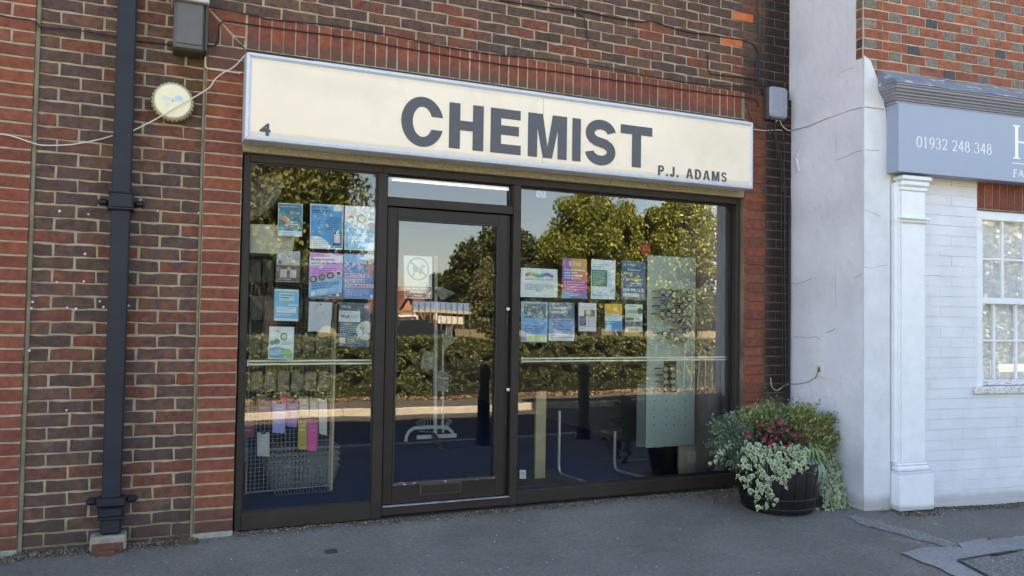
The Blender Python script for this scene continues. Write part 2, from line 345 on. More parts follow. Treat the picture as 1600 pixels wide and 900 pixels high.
# ------------------------------------------------------------------ bricks
BR = {}
def brick_mesh(w_, h_, m_, var, proud=.0085, j=.0022, bev=.0028):
    k = (round(w_, 3), round(h_, 3), m_.name, var, proud)
    if k in BR: return BR[k]
    r = random.Random(hash((k[0], k[1], var)) & 0xffff); hw, hh = w_/2, h_/2
    base = [(-hw,-hh),(-hw*.3,-hh),(hw*.4,-hh),(hw,-hh),(hw,hh),(hw*.3,hh),(-hw*.4,hh),(-hw,hh)]
    out = [(x+r.uniform(-j,j), z+r.uniform(-j,j)) for x, z in base]
    inn = [(x-math.copysign(bev, x)*(1 if abs(abs(x)-hw) < j*2 else 0), z-math.copysign(bev, z)) for x, z in out]
    tilt = [r.uniform(-.0012, .0012) for _ in range(2)]
    vs = [(x, 0.012, z) for x, z in out] + [(x, -proud+bev*.7, z) for x, z in out] + [(x, -proud+tilt[0]*x/hw+tilt[1]*z/hh, z) for x, z in inn]
    fs = [(i, (i+1) % 8, 8+(i+1) % 8, 8+i) for i in range(8)] + [(8+i, 8+(i+1) % 8, 16+(i+1) % 8, 16+i) for i in range(8)] + [tuple(range(16, 24))]
    me = bpy.data.meshes.new('brick'); me.from_pydata(vs, [], fs); me.materials.append(m_); me.update(); BR[k] = me; return me
def brick(parent, x0, x1, z0, z1, y, m_, M=None, **k):
    me = brick_mesh(x1-x0, z1-z0, m_, rnd.randrange(5), **k)
    o = link('brick', me, parent)
    p = Vector(((x0+x1)/2 + rnd.uniform(-.0012, .0012), y + rnd.uniform(-.0012, .0015), (z0+z1)/2 + rnd.uniform(-.0012, .0012)))
    rot = Matrix.Rotation(rnd.uniform(-.006, .006), 4, 'Y')
    mm = Matrix.Translation(p) @ rot
    o.matrix_local = (M @ mm) if M else mm
    return o
J = .0055
# ================================================================== THE GROUND
def sheet(name, xs, ys, zf, m_, kind='structure', parent=None):
    V = np.array([(x, y, zf(x, y)) for y in ys for x in xs]); nx = len(xs); Fq = []
    for j in range(len(ys)-1):
        for i in range(nx-1): a = j*nx+i; Fq.append((a, a+1, a+nx+1, a+nx))
    o = fast_mesh(name, V, np.array(Fq), m_, parent); 
    if kind: o['kind'] = kind
    return o
def wob(x, y): return .004*noise.noise(Vector((x*1.3, y*1.3, 0))) + .0015*noise.noise(Vector((x*5, y*5, 3)))
xs = [-14, -8, -5, -3.5] + list(np.arange(-2.5, 7.6, .12)) + [9, 12, 16, 25]
ys = [-4.72, -4.4, -4, -3.5, -3] + list(np.arange(-2.6, .01, .12)) + [.6]
sheet('pavement', xs, ys, lambda x, y: gz(x, y)+wob(x, y), pave_m)
ROAD_Z = -.42
sheet('road', [-60, -14, 0, 8, 16, 60], [-8.5, -7, -6, -4.86], lambda x, y: ROAD_Z + .03*(1-((y+6.7)/1.9)**2), road_m)
fp = sheet('far_pavement', [-60, 0, 10, 60], [-9.55, -8.62], lambda x, y: -.30 - .03*(y+8.6), farpave_m)
def gfar(x, y): return -.28 + (.0 if y > -12 else -.004*(y+12)*-1 if y > -60 else -.2)
grass_m = mat('dry_grass_ground', (.16, .15, .05), var=.4, vscale=6, col2=(.24, .19, .09), mixscale=2, bump=.02, bscale=30, rough=1)
g = sheet('far_ground', [-600, -100, -40, 0, 20, 60, 150, 600], [-900, -200, -60, -30, -18, -12, -9.55], lambda x, y: -.28 if y > -18 else -.32, grass_m)
# ground behind and beside the shops, so that the shade side is closed
sheet('back_ground', [-60, -14, 25, 60], [.6, 8, 80], lambda x, y: -.03, pave_m)
# kerbs: stones 0.9 m long
def kerb(name, y0, y1, top, bot, step=.9, x0=-10, x1=16):
    k = tag(thing(name, None, None), kind='structure'); x = x0
    me = MB().box(.004, step-.004, y0, y1, bot, top, b=.012).build('kerb_stone', kerb_m, k); me.location = (x, 0, 0)
    while x < x1-step:
        x += step; o = me.copy(); COL.objects.link(o); o.parent = k; o.location = (x, 0, rnd.uniform(-.003, .003))
    return k
kerb('near_kerb', -4.86, -4.72, gz(0, -4.72)+.002, ROAD_Z-.1)
kerb('far_kerb', -8.62, -8.5, -.295, ROAD_Z-.1)

# ================================================================== CHEMIST BUILDING
bld = thing('brick_building', 'brown brick shop building with red brick dressings around the shopfront', 'building')
YW, YP = .025, 0.0             # face of the brown wall and of the red dressings
def is_or(i, j): return False
# brown wall to the left of the shop (recessed between the two red piers)
panel = MB().box(-1.139, -.228, YW-.004, .16, -.35, 3.3).build('wall_panel', mortar, bld)
for k in range(-1, 43):
    z0 = .075*k+J
    if k % 2 == 0: edges = [-1.139, -1.026, -.801, -.576, -.351, -.228]; edges = [-1.133, -1.0205, -.7955, -.5705, -.3455, -.233]
    else: edges = [-1.133, -.908, -.683, -.458, -.233]
    for a, b in zip(edges, edges[1:]):
        brick(panel, a+J, b-J, z0, z0+.064, YW, brownb, j=.0040)
fillet_m = mat('fillet_mortar', (.19, .165, .11), var=.3, vscale=10, bump=.006, bscale=60, rough=.95)
fil = MB()
for x in (-1.139, -.228-.0): fil.add([(x-.012, YW+.01, -.3), (x+.012, YW+.004, -.3), (x+.012, YW+.004, 3.0), (x-.012, YW+.01, 3.0)], [(0,1,2,3)])
# red piers
for nm, xa, xb in (('red_pier', -.225, 0.0), ('red_pier', -1.60, -1.145)):
    pr = MB().box(xa, xb, YP-.004, .16, -.02, 3.0 if xb == 0 else 4.3).build(nm, mortar, bld)
    for k in range(0, 40 if xb == 0 else 56):
        z0 = .075*k + J
        if xb == 0: brick(pr, xa+.003, xb-.002, z0, z0+.064, YP, redb)
        else:
            if k < 37 or k % 2: brick(pr, -1.370+.005, -1.145, z0, z0+.064, YP, redb); brick(pr, -1.60, -1.375-.005, z0, z0+.064, YP, redb)
            else: brick(pr, -1.257+.005, -1.145, z0, z0+.064, YP, redb); brick(pr, -1.48, -1.262-.005, z0, z0+.064, YP, redb)
    tag(MB().box(xa-.003, xb+.003, YP-.014, .15, -.14, .004, b=.004).build('concrete_foot', mat('dirty_concrete', (.30,.28,.23), var=.3, vscale=20, bump=.006, bscale=60, rough=.95), pr))
# vertical mortar fillets where pier meets wall
MB().box(-.243, -.2255, .002, .04, -.05, 3.0, b=.004).build('mortar_fillet', fillet_m, bld)
MB().box(-1.1445, -1.120, .004, .04, -.05, 3.6, b=.004).build('mortar_fillet', fillet_m, bld)
# soldier course with a mitred corner
sc = MB().box(-.225, 3.93, YP-.004, .16, 3.0, 3.222).build('soldier_course', mortar, bld)
for i in range(52):
    x0 = .005+i*.075
    brick(sc, x0+.0048, x0+.075-.0048, 3.0+.006, 3.222-.004, YP, redb)
def cutbrick(parent, poly, y, m_):
    cx = sum(p[0] for p in poly)/len(poly); cz = sum(p[1] for p in poly)/len(poly)
    a = MB(); inn = [(cx+(x-cx)*.94, cz+(z-cz)*.94) for x, z in poly]; n = len(poly)
    vs = [(x, y+.012, z) for x, z in poly]+[(x, y-.006, z) for x, z in poly]+[(x, y-.0085, z) for x, z in inn]
    a.add(vs, [(i, (i+1) % n, n+(i+1) % n, n+i) for i in range(n)]+[(n+i, n+(i+1) % n, 2*n+(i+1) % n, 2*n+i) for i in range(n)]+[tuple(range(2*n, 3*n))])
    a.build('brick', m_, parent)
for i in range(3):       # the mitre: stretchers above the diagonal, soldiers below it
    d0, d1 = .075*i, .075*(i+1)
    zt = 3.222-d0-.004; zb = 3.222-d1+.006
    cutbrick(sc, [(-.225+d0+.010, zt), (-.225+d1+.012, zb), (-.004, zb), (-.004, zt)] if i < 2 else [(-.225+d0+.012, zt), (-.012, 3.222-d1+.02), (-.004, zt)], YP, redb)
    xa, xb = -.225+d0+.003, -.225+d1-.005
    cutbrick(sc, [(xa, 3.006), (xb, 3.006), (xb, 3.222-d1+.003-.008), (xa, 3.222-d0-.010)], YP, redb)
# brown wall above
TOPZ = 4.35
up_ = MB().box(-1.139, 4.431, YW-.004, .16, 3.3, TOPZ).build('upper_wall', mortar, bld)
MB().box(-.228, 4.431, YW-.004, .16, 3.2225, 3.2995).build('mortar_bed', mortar, bld)
BRN = 0
for k in range(43, 57):
    z0 = .075*k+J; off = 0 if k % 2 else .1125
    x = -1.133+off-.225 if off else -1.133
    while x < 4.43:
        a, b = max(x, -1.133), min(x+.225, 4.428); x += .225
        if b-a < .03: continue
        p_z = z0
        vis = (z0 < 3.34 + .17*(a+.4)) if a > -.3 else z0 < 3.6
        if z0 > 3.16 + (a+1.3)*.185+.25: continue       # above the frame: left to the plain wall behind
        mm = brownb
        if (k, round((a-.0)/.225)) in ((51, 17), (48, 16)): mm = orangeb
        brick(up_, a+J, b-J, z0, z0+.064, YW, mm, j=.0036); BRN += 1
# right pier: red stretchers beside the window, dark bricks in the corner
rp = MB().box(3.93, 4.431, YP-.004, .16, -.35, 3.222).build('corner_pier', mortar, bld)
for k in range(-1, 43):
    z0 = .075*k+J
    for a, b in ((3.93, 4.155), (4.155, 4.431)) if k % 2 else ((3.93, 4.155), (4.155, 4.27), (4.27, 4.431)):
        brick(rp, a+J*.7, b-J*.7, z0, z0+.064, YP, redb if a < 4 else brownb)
# the rest of the building, out of the frame: upper storey, returns, roof
wall_far = mat('distant_brown_brickwork', (.13, .08, .065), var=.3, vscale=12, bump=.006, bscale=40, rough=.9)
def brickwork(name, c1, c2, mo):
    mt = bpy.data.materials.new(name); mt.use_nodes = True; n = mt.node_tree.nodes; l = mt.node_tree.links
    g = n.new('ShaderNodeNewGeometry'); s = n.new('ShaderNodeSeparateXYZ'); c = n.new('ShaderNodeCombineXYZ'); l.new(g.outputs['Position'], s.inputs[0]); l.new(s.outputs[0], c.inputs[0]); l.new(s.outputs[2], c.inputs[1])
    b = n.new('ShaderNodeTexBrick'); b.inputs['Scale'].default_value = 1; b.inputs['Brick Width'].default_value = .225; b.inputs['Row Height'].default_value = .075; b.inputs['Mortar Size'].default_value = .006
    b.inputs['Color1'].default_value = (*c1, 1); b.inputs['Color2'].default_value = (*c2, 1); b.inputs['Mortar'].default_value = (*mo, 1); l.new(c.outputs[0], b.inputs[0]); l.new(b.outputs[0], n['Principled BSDF'].inputs['Base Color']); return mt
bw = brickwork('plain_brown_brickwork', (.12,.065,.055), (.09,.055,.05), (.4,.33,.2))
MB().box(-14, 4.431, YW, .3, TOPZ, 6.05).build('upper_storey', bw, bld)
MB().box(-14, -1.61, YW, .3, -.35, TOPZ).build('side_wall', bw, bld)
MB().box(-14, 4.431, .31, 8.5, 2.75, 6.0).build('rear_mass', bw, bld)
MB().box(-14.2, 4.44, -.12, 8.6, 6.05, 6.2).build('flat_roof', mat('roof_felt', (.05,.05,.05), rough=.9), bld)
MB().box(-.22, 3.95, .165, .3, 2.44, TOPZ-.01).build('beam', bw, bld)
MB().box(-1.14, 0.0, .165, .3, -.35, TOPZ-.01).build('inner_leaf', room_m, bld)
MB().box(3.95, 4.431, .165, .3, -.35, TOPZ-.01).build('inner_leaf', room_m, bld)
# the pebble-dashed lintel over the windows
MB().box(.0, 3.925, -.015, .16, 2.352, 2.438, b=.004).build('concrete_lintel', lintel_m, bld)
# interior shell
MB().box(-1, 4.4, .18, 7, -.06, -.004).build('carpet', carpet, bld)
MB().box(-1, 4.4, 6.9, 7, -.004, 2.7).build('back_wall', room_m, bld)
MB().box(-1.1, -1, .301, 7, -.06, 2.7).build('interior_wall', room_m, bld)
MB().box(4.4, 4.43, .301, 7, -.06, 2.7).build('interior_wall', room_m, bld)
MB().box(-1, 4.4, .302, 7, 2.70, 2.745).build('ceiling', room_c, bld)
xa_ = at(1107, 500, .36).x
MB().box(xa_, 4.39, .36, .8, -.003, 2.69).build('interior_column', mat('mauve_column_paint', (.40,.31,.33), rough=.8), bld)  # mauve imitates the lilac pillar's reflection in the pane, painted onto this column
sk = MB().box(at(1060, 700, .54).x, at(1104, 700, .54).x, .535, .549, -.003, at(1080, 696, .54).z).build('cream_panel', room_p, bld)

# --- shopfront frame
sf = MB()
FY0, FY1 = .03, .125
LY = .082
sf.box(.012, .052, FY0, FY1, -.015, 2.351, b=.003)                 # left jamb
sf.box(3.886, 3.922, FY0, FY1, .0, 2.351, b=.003)                   # right jamb
sf.box(.878, .946, FY0, LY, -.01, 2.30, b=.003)                   # left mullion
sf.box(1.880, 1.938, FY0, FY1, .0, 2.30, b=.003)                   # right mullion
sf.box(.053, .912, FY0+.004, LY, 2.301, 2.351, b=.003); sf.box(.912, 3.885, FY0+.004, FY1, 2.301, 2.351, b=.003)           # head
sf.box(.053, .877, FY0+.002, LY, -.012, .098, b=.003)             # bottom rails
sf.box(1.939, 3.885, FY0+.002, FY1, .005, .098, b=.003)
sf.box(.947, 1.879, FY0+.006, FY1, 2.085, 2.145, b=.003)           # transom rail
sf.box(.947, 1.879, FY0+.004, FY1, .004, .062, b=.003)             # threshold
frame = sf.build('shopfront_frame', bronze, bld)
gk = MB()
def edge(x0, x1, z0, z1, t=.012, y0=.135, y1=.165):
    gk.box(x0, x0+t, y0, y1, z0, z1); gk.box(x1-t, x1, y0, y1, z0, z1); gk.box(x0+t, x1-t, y0, y1, z0, z0+t); gk.box(x0+t, x1-t, y0, y1, z1-t, z1)
edge(.0525, .8775, .0985, 2.3005, .008, .048, .072); edge(1.9385, 3.8855, .0985, 2.3005, .014, .088, .112); edge(.9465, 1.8795, 2.1455, 2.3005, .008, .088, .112)
gk.build('glazing_gasket', gasket, bld)
def pane(x0, x1, z0, z1, parent, y=GLASS_Y, mm=glass_m):
    return MB().box(x0, x1, y-.003, y+.003, z0, z1).build('window_pane', mm, parent)
pane(.056, .874, .102, 2.297, frame, y=.060); pane(1.946, 3.878, .106, 2.292, frame); pane(.952, 1.876, 2.149, 2.297, frame)
# corner fillets of the gasket (rounded glass corners)
cf = MB()
for (cx, cz, sx, sz) in ((.0605, 2.2925, 1, -1), (3.8715, 2.2865, -1, -1), (1.9525, .1125, 1, 1)):
    rr = .05; pl = [(cx, cz)] + [(cx+sx*rr*(1-math.sin(t)), cz+sz*rr*(1-math.cos(t))) for t in np.linspace(0, math.pi/2, 6)]
    yc = .050 if cx < 1 else .091; cf.prism(pl, lambda x, y, z, yc=yc: Vector((x, yc+y, z)), .004)
cf.build('gasket_corner', gasket, frame)
# --- the door
door = thing('glazed_door', 'brown framed glass shop door with a letterbox in its bottom rail', 'door')
DY0, DY1 = .055, .125
dl = MB()
DX0, DX1, DZ0, DZ1 = .955, 1.872, .070, 2.078
GX0, GX1, GZ0, GZ1 = 1.022, 1.775, .205, 2.005
dl.box(DX0, GX0, DY0, DY1, DZ0, DZ1, b=.003); dl.box(GX1, 1.842, DY0, DY1, DZ0, DZ1, b=.003)
dl.box(GX0, GX1, DY0+.001, DY1, GZ1, DZ1, b=.003); dl.box(GX0, GX1, DY0+.001, DY1, DZ0, GZ0, b=.003)
leaf = dl.build('door_leaf', bronze_d, door)
bd = MB(); t = .012
bd.box(GX0, GX0+t, DY0-.003, DY0+.02, GZ0, GZ1); bd.box(GX1-t, GX1, DY0-.003, DY0+.02, GZ0, GZ1); bd.box(GX0+t, GX1-t, DY0-.003, DY0+.02, GZ1-t, GZ1)
bd.build('glazing_bead', gasket, leaf)
MB().box(GX0+.0, GX1-.0, DY0-.006, DY0+.02, GZ0-.012, GZ0+.004, b=.002).build('worn_metal_bead', mat('chipped_bead', (.5,.48,.45), col2=(.05,.045,.04), mixscale=22, mixlo=.36, mixhi=.40, rough=.5), leaf)
MB().box(GX0+.003, GX1-.003, DY0+.020, DY0+.026, GZ0-.0, GZ1-.003).build('door_glass', glass_m, door)
lp0, lp1 = at(667, 771, DY0), at(733, 757, DY0)
lb = MB(); a, b_, zz = 1.215, 1.520, .115
lb.box(a, b_, DY0-.008, DY0-.001, zz, zz+.078, b=.002); o = lb.build('letterbox', mat('letterbox_surround', (.06,.055,.05), metal=.3, rough=.35), door)
MB().box(a+.014, b_-.014, DY0-.011, DY0-.0085, zz+.010, zz+.068, b=.001).build('letterbox_flap', mat('dark_flap', (.022,.016,.012), rough=.3), o)
for (u, v) in ((794, 483), (794, 609)):
    p = at(u, v, DY0-.004); MB().lathe([(.013, -.004), (.013, .006), (.009, .010), (.003, .011)], (p.x, DY0, p.z), 14, 'y').build('lock_cylinder', mat('brushed_lock', (.62,.60,.56), metal=.3, rough=.4), door)
hg = MB(); hg.box(1.846, 1.872, DY0+.02, DY1, DZ0, DZ1); hg.build('hinge_stile', gasket, door)
MB().box(.952, 1.877, FY0-.012, FY0+.02, .0625, .0685, b=.001).build('threshold_strip', mat('worn_aluminium', (.45,.50,.55), metal=.7, rough=.4, var=.3, vscale=18), door)
hb = MB()
for z in (.62, 1.32): hb.tube([(1.8475, DY0-.004, z-.045), (1.8475, DY0-.004, z+.045)], .006, 8)
hb.build('hinge', iron, door)
settle(door, (1.41, .09, .07))
for nm, u0, v0, u1, v1, lab, c in (('door_label', 620, 312, 636, 320, 'small white label with dark writing on the door head, at its left end', (.68,.66,.62)), ('door_label', 673, 314, 690, 324, 'small cream label on the door head, nearer its middle', (.62,.58,.45))):
    a, b_ = at(u0, v0, DY0-.003), at(u1, v1, DY0-.003); mb = MB(); mb.add([(a.x, DY0-.003, b_.z), (b_.x, DY0-.003, b_.z), (b_.x, DY0-.003, a.z), (a.x, DY0-.003, a.z), (a.x, DY0-.0005, b_.z), (b_.x, DY0-.0005, b_.z), (b_.x, DY0-.0005, a.z), (a.x, DY0-.0005, a.z)], [(0,1,2,3),(0,4,5,1),(1,5,6,2),(2,6,7,3),(3,7,4,0)], c)
    w_ = b_.x-a.x
    for q in range(3):
        zz = a.z-(a.z-b_.z)*(.28+.22*q); mb.add([(a.x+w_*.15, DY0-.0034, zz-.002), (a.x+w_*(.8-.1*q), DY0-.0034, zz-.002), (a.x+w_*(.8-.1*q), DY0-.0034, zz+.001), (a.x+w_*.15, DY0-.0034, zz+.001)], [(0,1,2,3)], (.18,.15,.15))
    tag(mb.build(nm, print_m), lab, 'label')

# ================================================================== SHOP SIGN
sg = thing('shop_sign', 'long cream fascia sign reading CHEMIST P.J. ADAMS in an aluminium frame', 'sign')
SX0, SX1, SZ0, SZ1, SY = -.008, 3.885, 2.398, 2.936, -.17
TW = .034
MB().box(SX0+.01, SX1-.01, SY+.03, -.012, SZ0+.01, SZ1-.01).build('sign_box', mat('sign_box_dark', (.05,.045,.042), rough=.6), sg)
MB().box(SX0+TW*.8, 2.008, SY+.008, SY+.028, SZ0+TW*.8, SZ1-TW*.8).build('sign_panel', sign_m, sg)
MB().box(2.0105, SX1-TW*.8, SY+.0085, SY+.028, SZ0+TW*.8, SZ1-TW*.8).build('sign_panel', sign_m, sg)
MB().box(2.008, 2.0105, SY+.0095, SY+.028, SZ0+TW*.8, SZ1-TW*.8).build('panel_joint', gasket, sg)
def trimprof(path_pts, name):
    pass
def mitre_frame(x0, x1, z0, z1, y, t, d):
    segs = [((x0, z1), (x1, z1), (x1-t, z1-t), (x0+t, z1-t)), ((x0, z0), (x0, z1), (x0+t, z1-t), (x0+t, z0+t)), ((x1, z0), (x0, z0), (x0+t, z0+t), (x1-t, z0+t)), ((x1, z1), (x1, z0), (x1-t, z0+t), (x1-t, z1-t))]
    for A, B, C_, D in segs:
        mb = MB(); g_ = .0015
        def L(p, q, k): return (p[0]+(q[0]-p[0])*k, p[1]+(q[1]-p[1])*k)
        # profile across: outer edge back, outer front, ridge, inner
        rows = [(0, d), (0, .006), (.12, 0), (.55, -.003), (.75, .003), (1, .009)]
        vs = []
        ln = math.hypot(B[0]-A[0], B[1]-A[1]); e = g_/ln
        for k, yy in rows:
            p, q = L(A, D, k), L(B, C_, k); p, q = L(p, q, e), L(p, q, 1-e)
            vs += [(p[0], y+yy, p[1]), (q[0], y+yy, q[1])]
        fs = [(2*i, 2*i+1, 2*i+3, 2*i+2) for i in range(len(rows)-1)]
        mb.add(vs, fs).build('frame_trim', alu, sg)
mitre_frame(SX0, SX1, SZ0, SZ1, SY, TW, .155)
MB().box(.4, 3.86, SY+.03, -.005, SZ1+.001, SZ1+.010).build('top_flashing', alu, sg)
# letters: flat polygons 3 mm thick
def ribbon(pts, w_, closed=False):
    """quads of a flat ribbon (mitred), butt ends"""
    L, Rr = [], []; n = len(pts)
    for i, p in enumerate(pts):
        a = pts[max(i-1, 0)]; b = pts[min(i+1, n-1)]
        dx, dz = b[0]-a[0], b[1]-a[1]; ll = math.hypot(dx, dz) or 1; nx, nz = -dz/ll, dx/ll
        ww = w_[i] if isinstance(w_, (list, tuple)) else w_
        L.append((p[0]+nx*ww/2, p[1]+nz*ww/2)); Rr.append((p[0]-nx*ww/2, p[1]-nz*ww/2))
    return L + Rr[::-1]
def quadstrip(mb, pts, w_, T, d, col=None):
    poly = ribbon(pts, w_); n = len(pts)
    vs = [T(x, 0, z) for x, z in poly] + [T(x, d, z) for x, z in poly]; m_ = 2*n
    fs = [(i, i+1, m_-2-i, m_-1-i) for i in range(n-1)]
    if d: fs += [(i, i+m_, (i+1) % m_+m_, (i+1) % m_) for i in range(m_)]
    mb.add(vs, fs, col)
def arc(cx, cz, rx, rz, a0, a1, n=18): return [(cx+rx*math.cos(R_(a0+(a1-a0)*i/n)), cz+rz*math.sin(R_(a0+(a1-a0)*i/n))) for i in range(n+1)]
def rect(x0, x1, z0, z1): return [(x0, z0), (x1, z0), (x1, z1), (x0, z1)]
LZ0, LZ1 = at(702, 230.7, SY).z, at(702, 159.0, SY).z
LH = LZ1-LZ0
def px_x(u, v=200): return at(u, v, SY).x
def glyph(ch, u0, u1, st=None):
    x0, x1 = px_x(u0), px_x(u1); W = x1-x0; s = .078 if st is None else st; mb = MB()
    T = lambda x, y, z: Vector((x, SY+.0045+y, z)); d = .0035
    P = lambda poly: mb.prism(poly, T, d, back=False)
    z0, z1 = LZ0, LZ1; hs = .066
    if ch == 'H':
        P(rect(x0, x0+s, z0, z1)); P(rect(x1-s, x1, z0, z1)); zc = (z0+z1)/2+.006; P(rect(x0+s, x1-s, zc-hs/2, zc+hs/2))
    if ch == 'E':
        P(rect(x0, x0+s, z0, z1)); P(rect(x0+s, x1, z1-hs, z1)); P(rect(x0+s, x1-.012, (z0+z1)/2-hs/2+.008, (z0+z1)/2+hs/2+.008)); P(rect(x0+s, x1+.004, z0, z0+hs))
    if ch == 'I': P(rect(x0, x1, z0, z1))
    if ch == 'T': P(rect(x0, x1, z1-hs, z1)); xm = (x0+x1)/2; P(rect(xm-s/2, xm+s/2, z0, z1-hs))
    if ch == 'M':
        xm = (x0+x1)/2; q = .036; k = .072
        P(rect(x0, x0+k, z0, z1)); P(rect(x1-k, x1, z0, z1))
        tx = x0+k*1.42
        P([(x0+k, z1), (x0+k, z1-LH*.30), (xm-q, z0), (xm, z0), (xm, z0+LH*.24), (tx+.012, z1)]); P([(x1-k, z1-LH*.30), (x1-k, z1), (x1-k*1.42-.012, z1), (xm, z0+LH*.24), (xm, z0), (xm+q, z0)])
    if ch == 'C':
        cx, cz = x0+W*.515, (z0+z1)/2; ox, oz = W*.515, LH/2+.012; ix, iz = ox-s, oz-hs; h1, h2 = LH*.13, LH*.15; n = 40; Lo = []; Li = []
        ao, ai = math.asin(h1/oz), math.asin(h1/iz); bo, bi = 2*math.pi-math.asin(h2/oz), 2*math.pi-math.asin(h2/iz)
        for q_ in range(n+1): f_ = q_/n; a_, b_ = ao+(bo-ao)*f_, ai+(bi-ai)*f_; Lo.append((cx+ox*math.cos(a_), cz+oz*math.sin(a_))); Li.append((cx+ix*math.cos(b_), cz+iz*math.sin(b_)))
        m2_ = 2*(n+1); vs_ = [T(x, 0, z) for x, z in Lo+Li[::-1]]+[T(x, d, z) for x, z in Lo+Li[::-1]]
        mb.add(vs_, [(q_, q_+1, m2_-2-q_, m2_-1-q_) for q_ in range(n)]+[(q_, q_+m2_, (q_+1) % m2_+m2_, (q_+1) % m2_) for q_ in range(m2_)])
    if ch == 'S':
        cx = (x0+x1)/2; hh = LH/2+.010; r_ = (hh*2-hs)/4; top = z0-.010+hh*2-hs/2-r_; bot = z0-.010+hs/2+r_; rx = W/2-s/2
        pts = arc(cx, top, rx, r_, 8, 90, 10)+arc(cx, top, rx*.97, r_, 98, 215, 12)
        pts += [(cx-rx*.42, top-r_*.88), (cx, (top+bot)/2), (cx+rx*.42, bot+r_*.88)]
        pts += arc(cx, bot, rx*.97, r_, 35, -82, 12)+arc(cx, bot, rx, r_, -90, -176, 10)
        quadstrip(mb, pts, hs*1.08, T, d)
    o = mb.build('letter', letter_m, sg); return o
for ch, a, b in (('C', 627.2, 691.5), ('H', 702.3, 756), ('E', 767.2, 813.8), ('M', 825.8, 886.5), ('I', 895.2, 908.2), ('S', 915, 963.7), ('T', 970.8, 1020.0)): glyph(ch, a, b)

# text from Blender's own font
def text_poly(s, bold=0.0):
    cu = bpy.data.curves.new('t', 'FONT'); cu.body = s; cu.resolution_u = 3; cu.offset = bold; cu.fill_mode = 'FRONT'
    o = bpy.data.objects.new('t', cu); me = o.to_mesh()
    vs = [(v.co.x, v.co.y) for v in me.vertices]; fs = [tuple(p.vertices) for p in me.polygons]
    o.to_mesh_clear(); bpy.data.objects.remove(o); bpy.data.curves.remove(cu)
    return vs, fs
TC = {}
def text_fit(mb, s, T, x0, x1, z0, z1, col=None, bold=0.0, y=0.0):
    k = (s, bold)
    if k not in TC: TC[k] = text_poly(s, bold)
    vs, fs = TC[k]
    if not vs: return
    ax, bx = min(v[0] for v in vs), max(v[0] for v in vs); az, bz = min(v[1] for v in vs), max(v[1] for v in vs)
    V = [T(x0+(x-ax)/(bx-ax)*(x1-x0), y, z0+(z-az)/(bz-az)*(z1-z0)) for x, z in vs]
    mb.add(V, fs, col)
TS = lambda x, y, z: Vector((x, SY+.0055+y, z))
def signtext(s, u0, v0t, v0b, u1, bold):
    a, b = at(u0, v0t, SY), at(u0, v0b, SY); c = at(u1, v0b+1, SY); mb = MB(); text_fit(mb, s, TS, a.x, c.x, b.z, a.z, bold=bold); return mb.build('small_lettering', letter_m, sg)
signtext('4', 405.9, 191.2, 210.8, 423.0, .035)
def small(ch, x, z, h):
    t = h*.205; mb = MB(); X_ = x; T = lambda a, b, c: TS(X_+(a-X_)*1.16, b, c); d = .0; P = lambda poly: mb.prism(poly, T, .0025, back=False); k = h*.145
    if ch == '.': P(rect(x, x+t, z, z+t)); w_ = t
    if ch == 'P':
        w_ = h*.62; P(rect(x, x+t, z, z+h)); quadstrip(mb, [(x+t, z+h-k/2), (x+w_*.5, z+h-k/2)]+arc(x+w_*.55, z+h*.70, w_*.45-t/2, h*.30-k/2, 80, -80, 10)+[(x+w_*.5, z+h*.40+k/2), (x+t, z+h*.40+k/2)], t*.92, T, .0025)
    if ch == 'J': w_ = h*.50; quadstrip(mb, [(x+w_-t/2, z+h), (x+w_-t/2, z+h*.3)]+arc(x+w_/2, z+h*.27, w_/2-t/2, h*.27-k/2, -10, -178, 12), t, T, .0025)
    if ch == 'A':
        w_ = h*.74; c = x+w_/2
        P([(x, z), (x+t, z), (c, z+h*.80), (c, z+h), (c-t*.62, z+h)]); P([(x+w_-t, z), (x+w_, z), (c+t*.62, z+h), (c, z+h), (c, z+h*.80)]); P([(x+t*1.1+h*.055, z+h*.21), (x+w_-t*1.1-h*.055, z+h*.21), (x+w_-t*1.1-h*.105, z+h*.36), (x+t*1.1+h*.105, z+h*.36)])
    if ch == 'D': w_ = h*.68; P(rect(x, x+t, z, z+h)); quadstrip(mb, [(x+t, z+h-k/2), (x+w_*.42, z+h-k/2)]+arc(x+w_*.40, z+h/2, w_*.60-t/2, h/2-k/2, 80, -80, 12)+[(x+w_*.42, z+k/2), (x+t, z+k/2)], t*.95, T, .0025)
    if ch == 'M':
        w_ = h*.84; c = x+w_/2; P(rect(x, x+t, z, z+h)); P(rect(x+w_-t, x+w_, z, z+h)); P([(x+t, z+h), (x+t, z+h*.6), (c-t*.42, z), (c, z), (c, z+h*.32), (x+t*1.35, z+h)]); P([(x+w_-t, z+h*.6), (x+w_-t, z+h), (x+w_-t*1.35, z+h), (c, z+h*.32), (c, z), (c+t*.42, z)])
    if ch == 'S':
        w_ = h*.62; c = x+w_/2; rx = w_/2-t/2; r_ = (h-k)/4; tp = z+h-k/2-r_; bt = z+k/2+r_
        quadstrip(mb, arc(c, tp, rx, r_, 12, 215, 16)+[(c, (tp+bt)/2)]+arc(c, bt, rx, r_, 35, -172, 16), k*1.12, T, .0025)
    mb.build('small_letter', letter_m, sg); return w_
a_, b_ = at(1029, 273.2, SY), at(1029, 257.6, SY); h_ = b_.z-a_.z; xe = at(1136.5, 280, SY).x
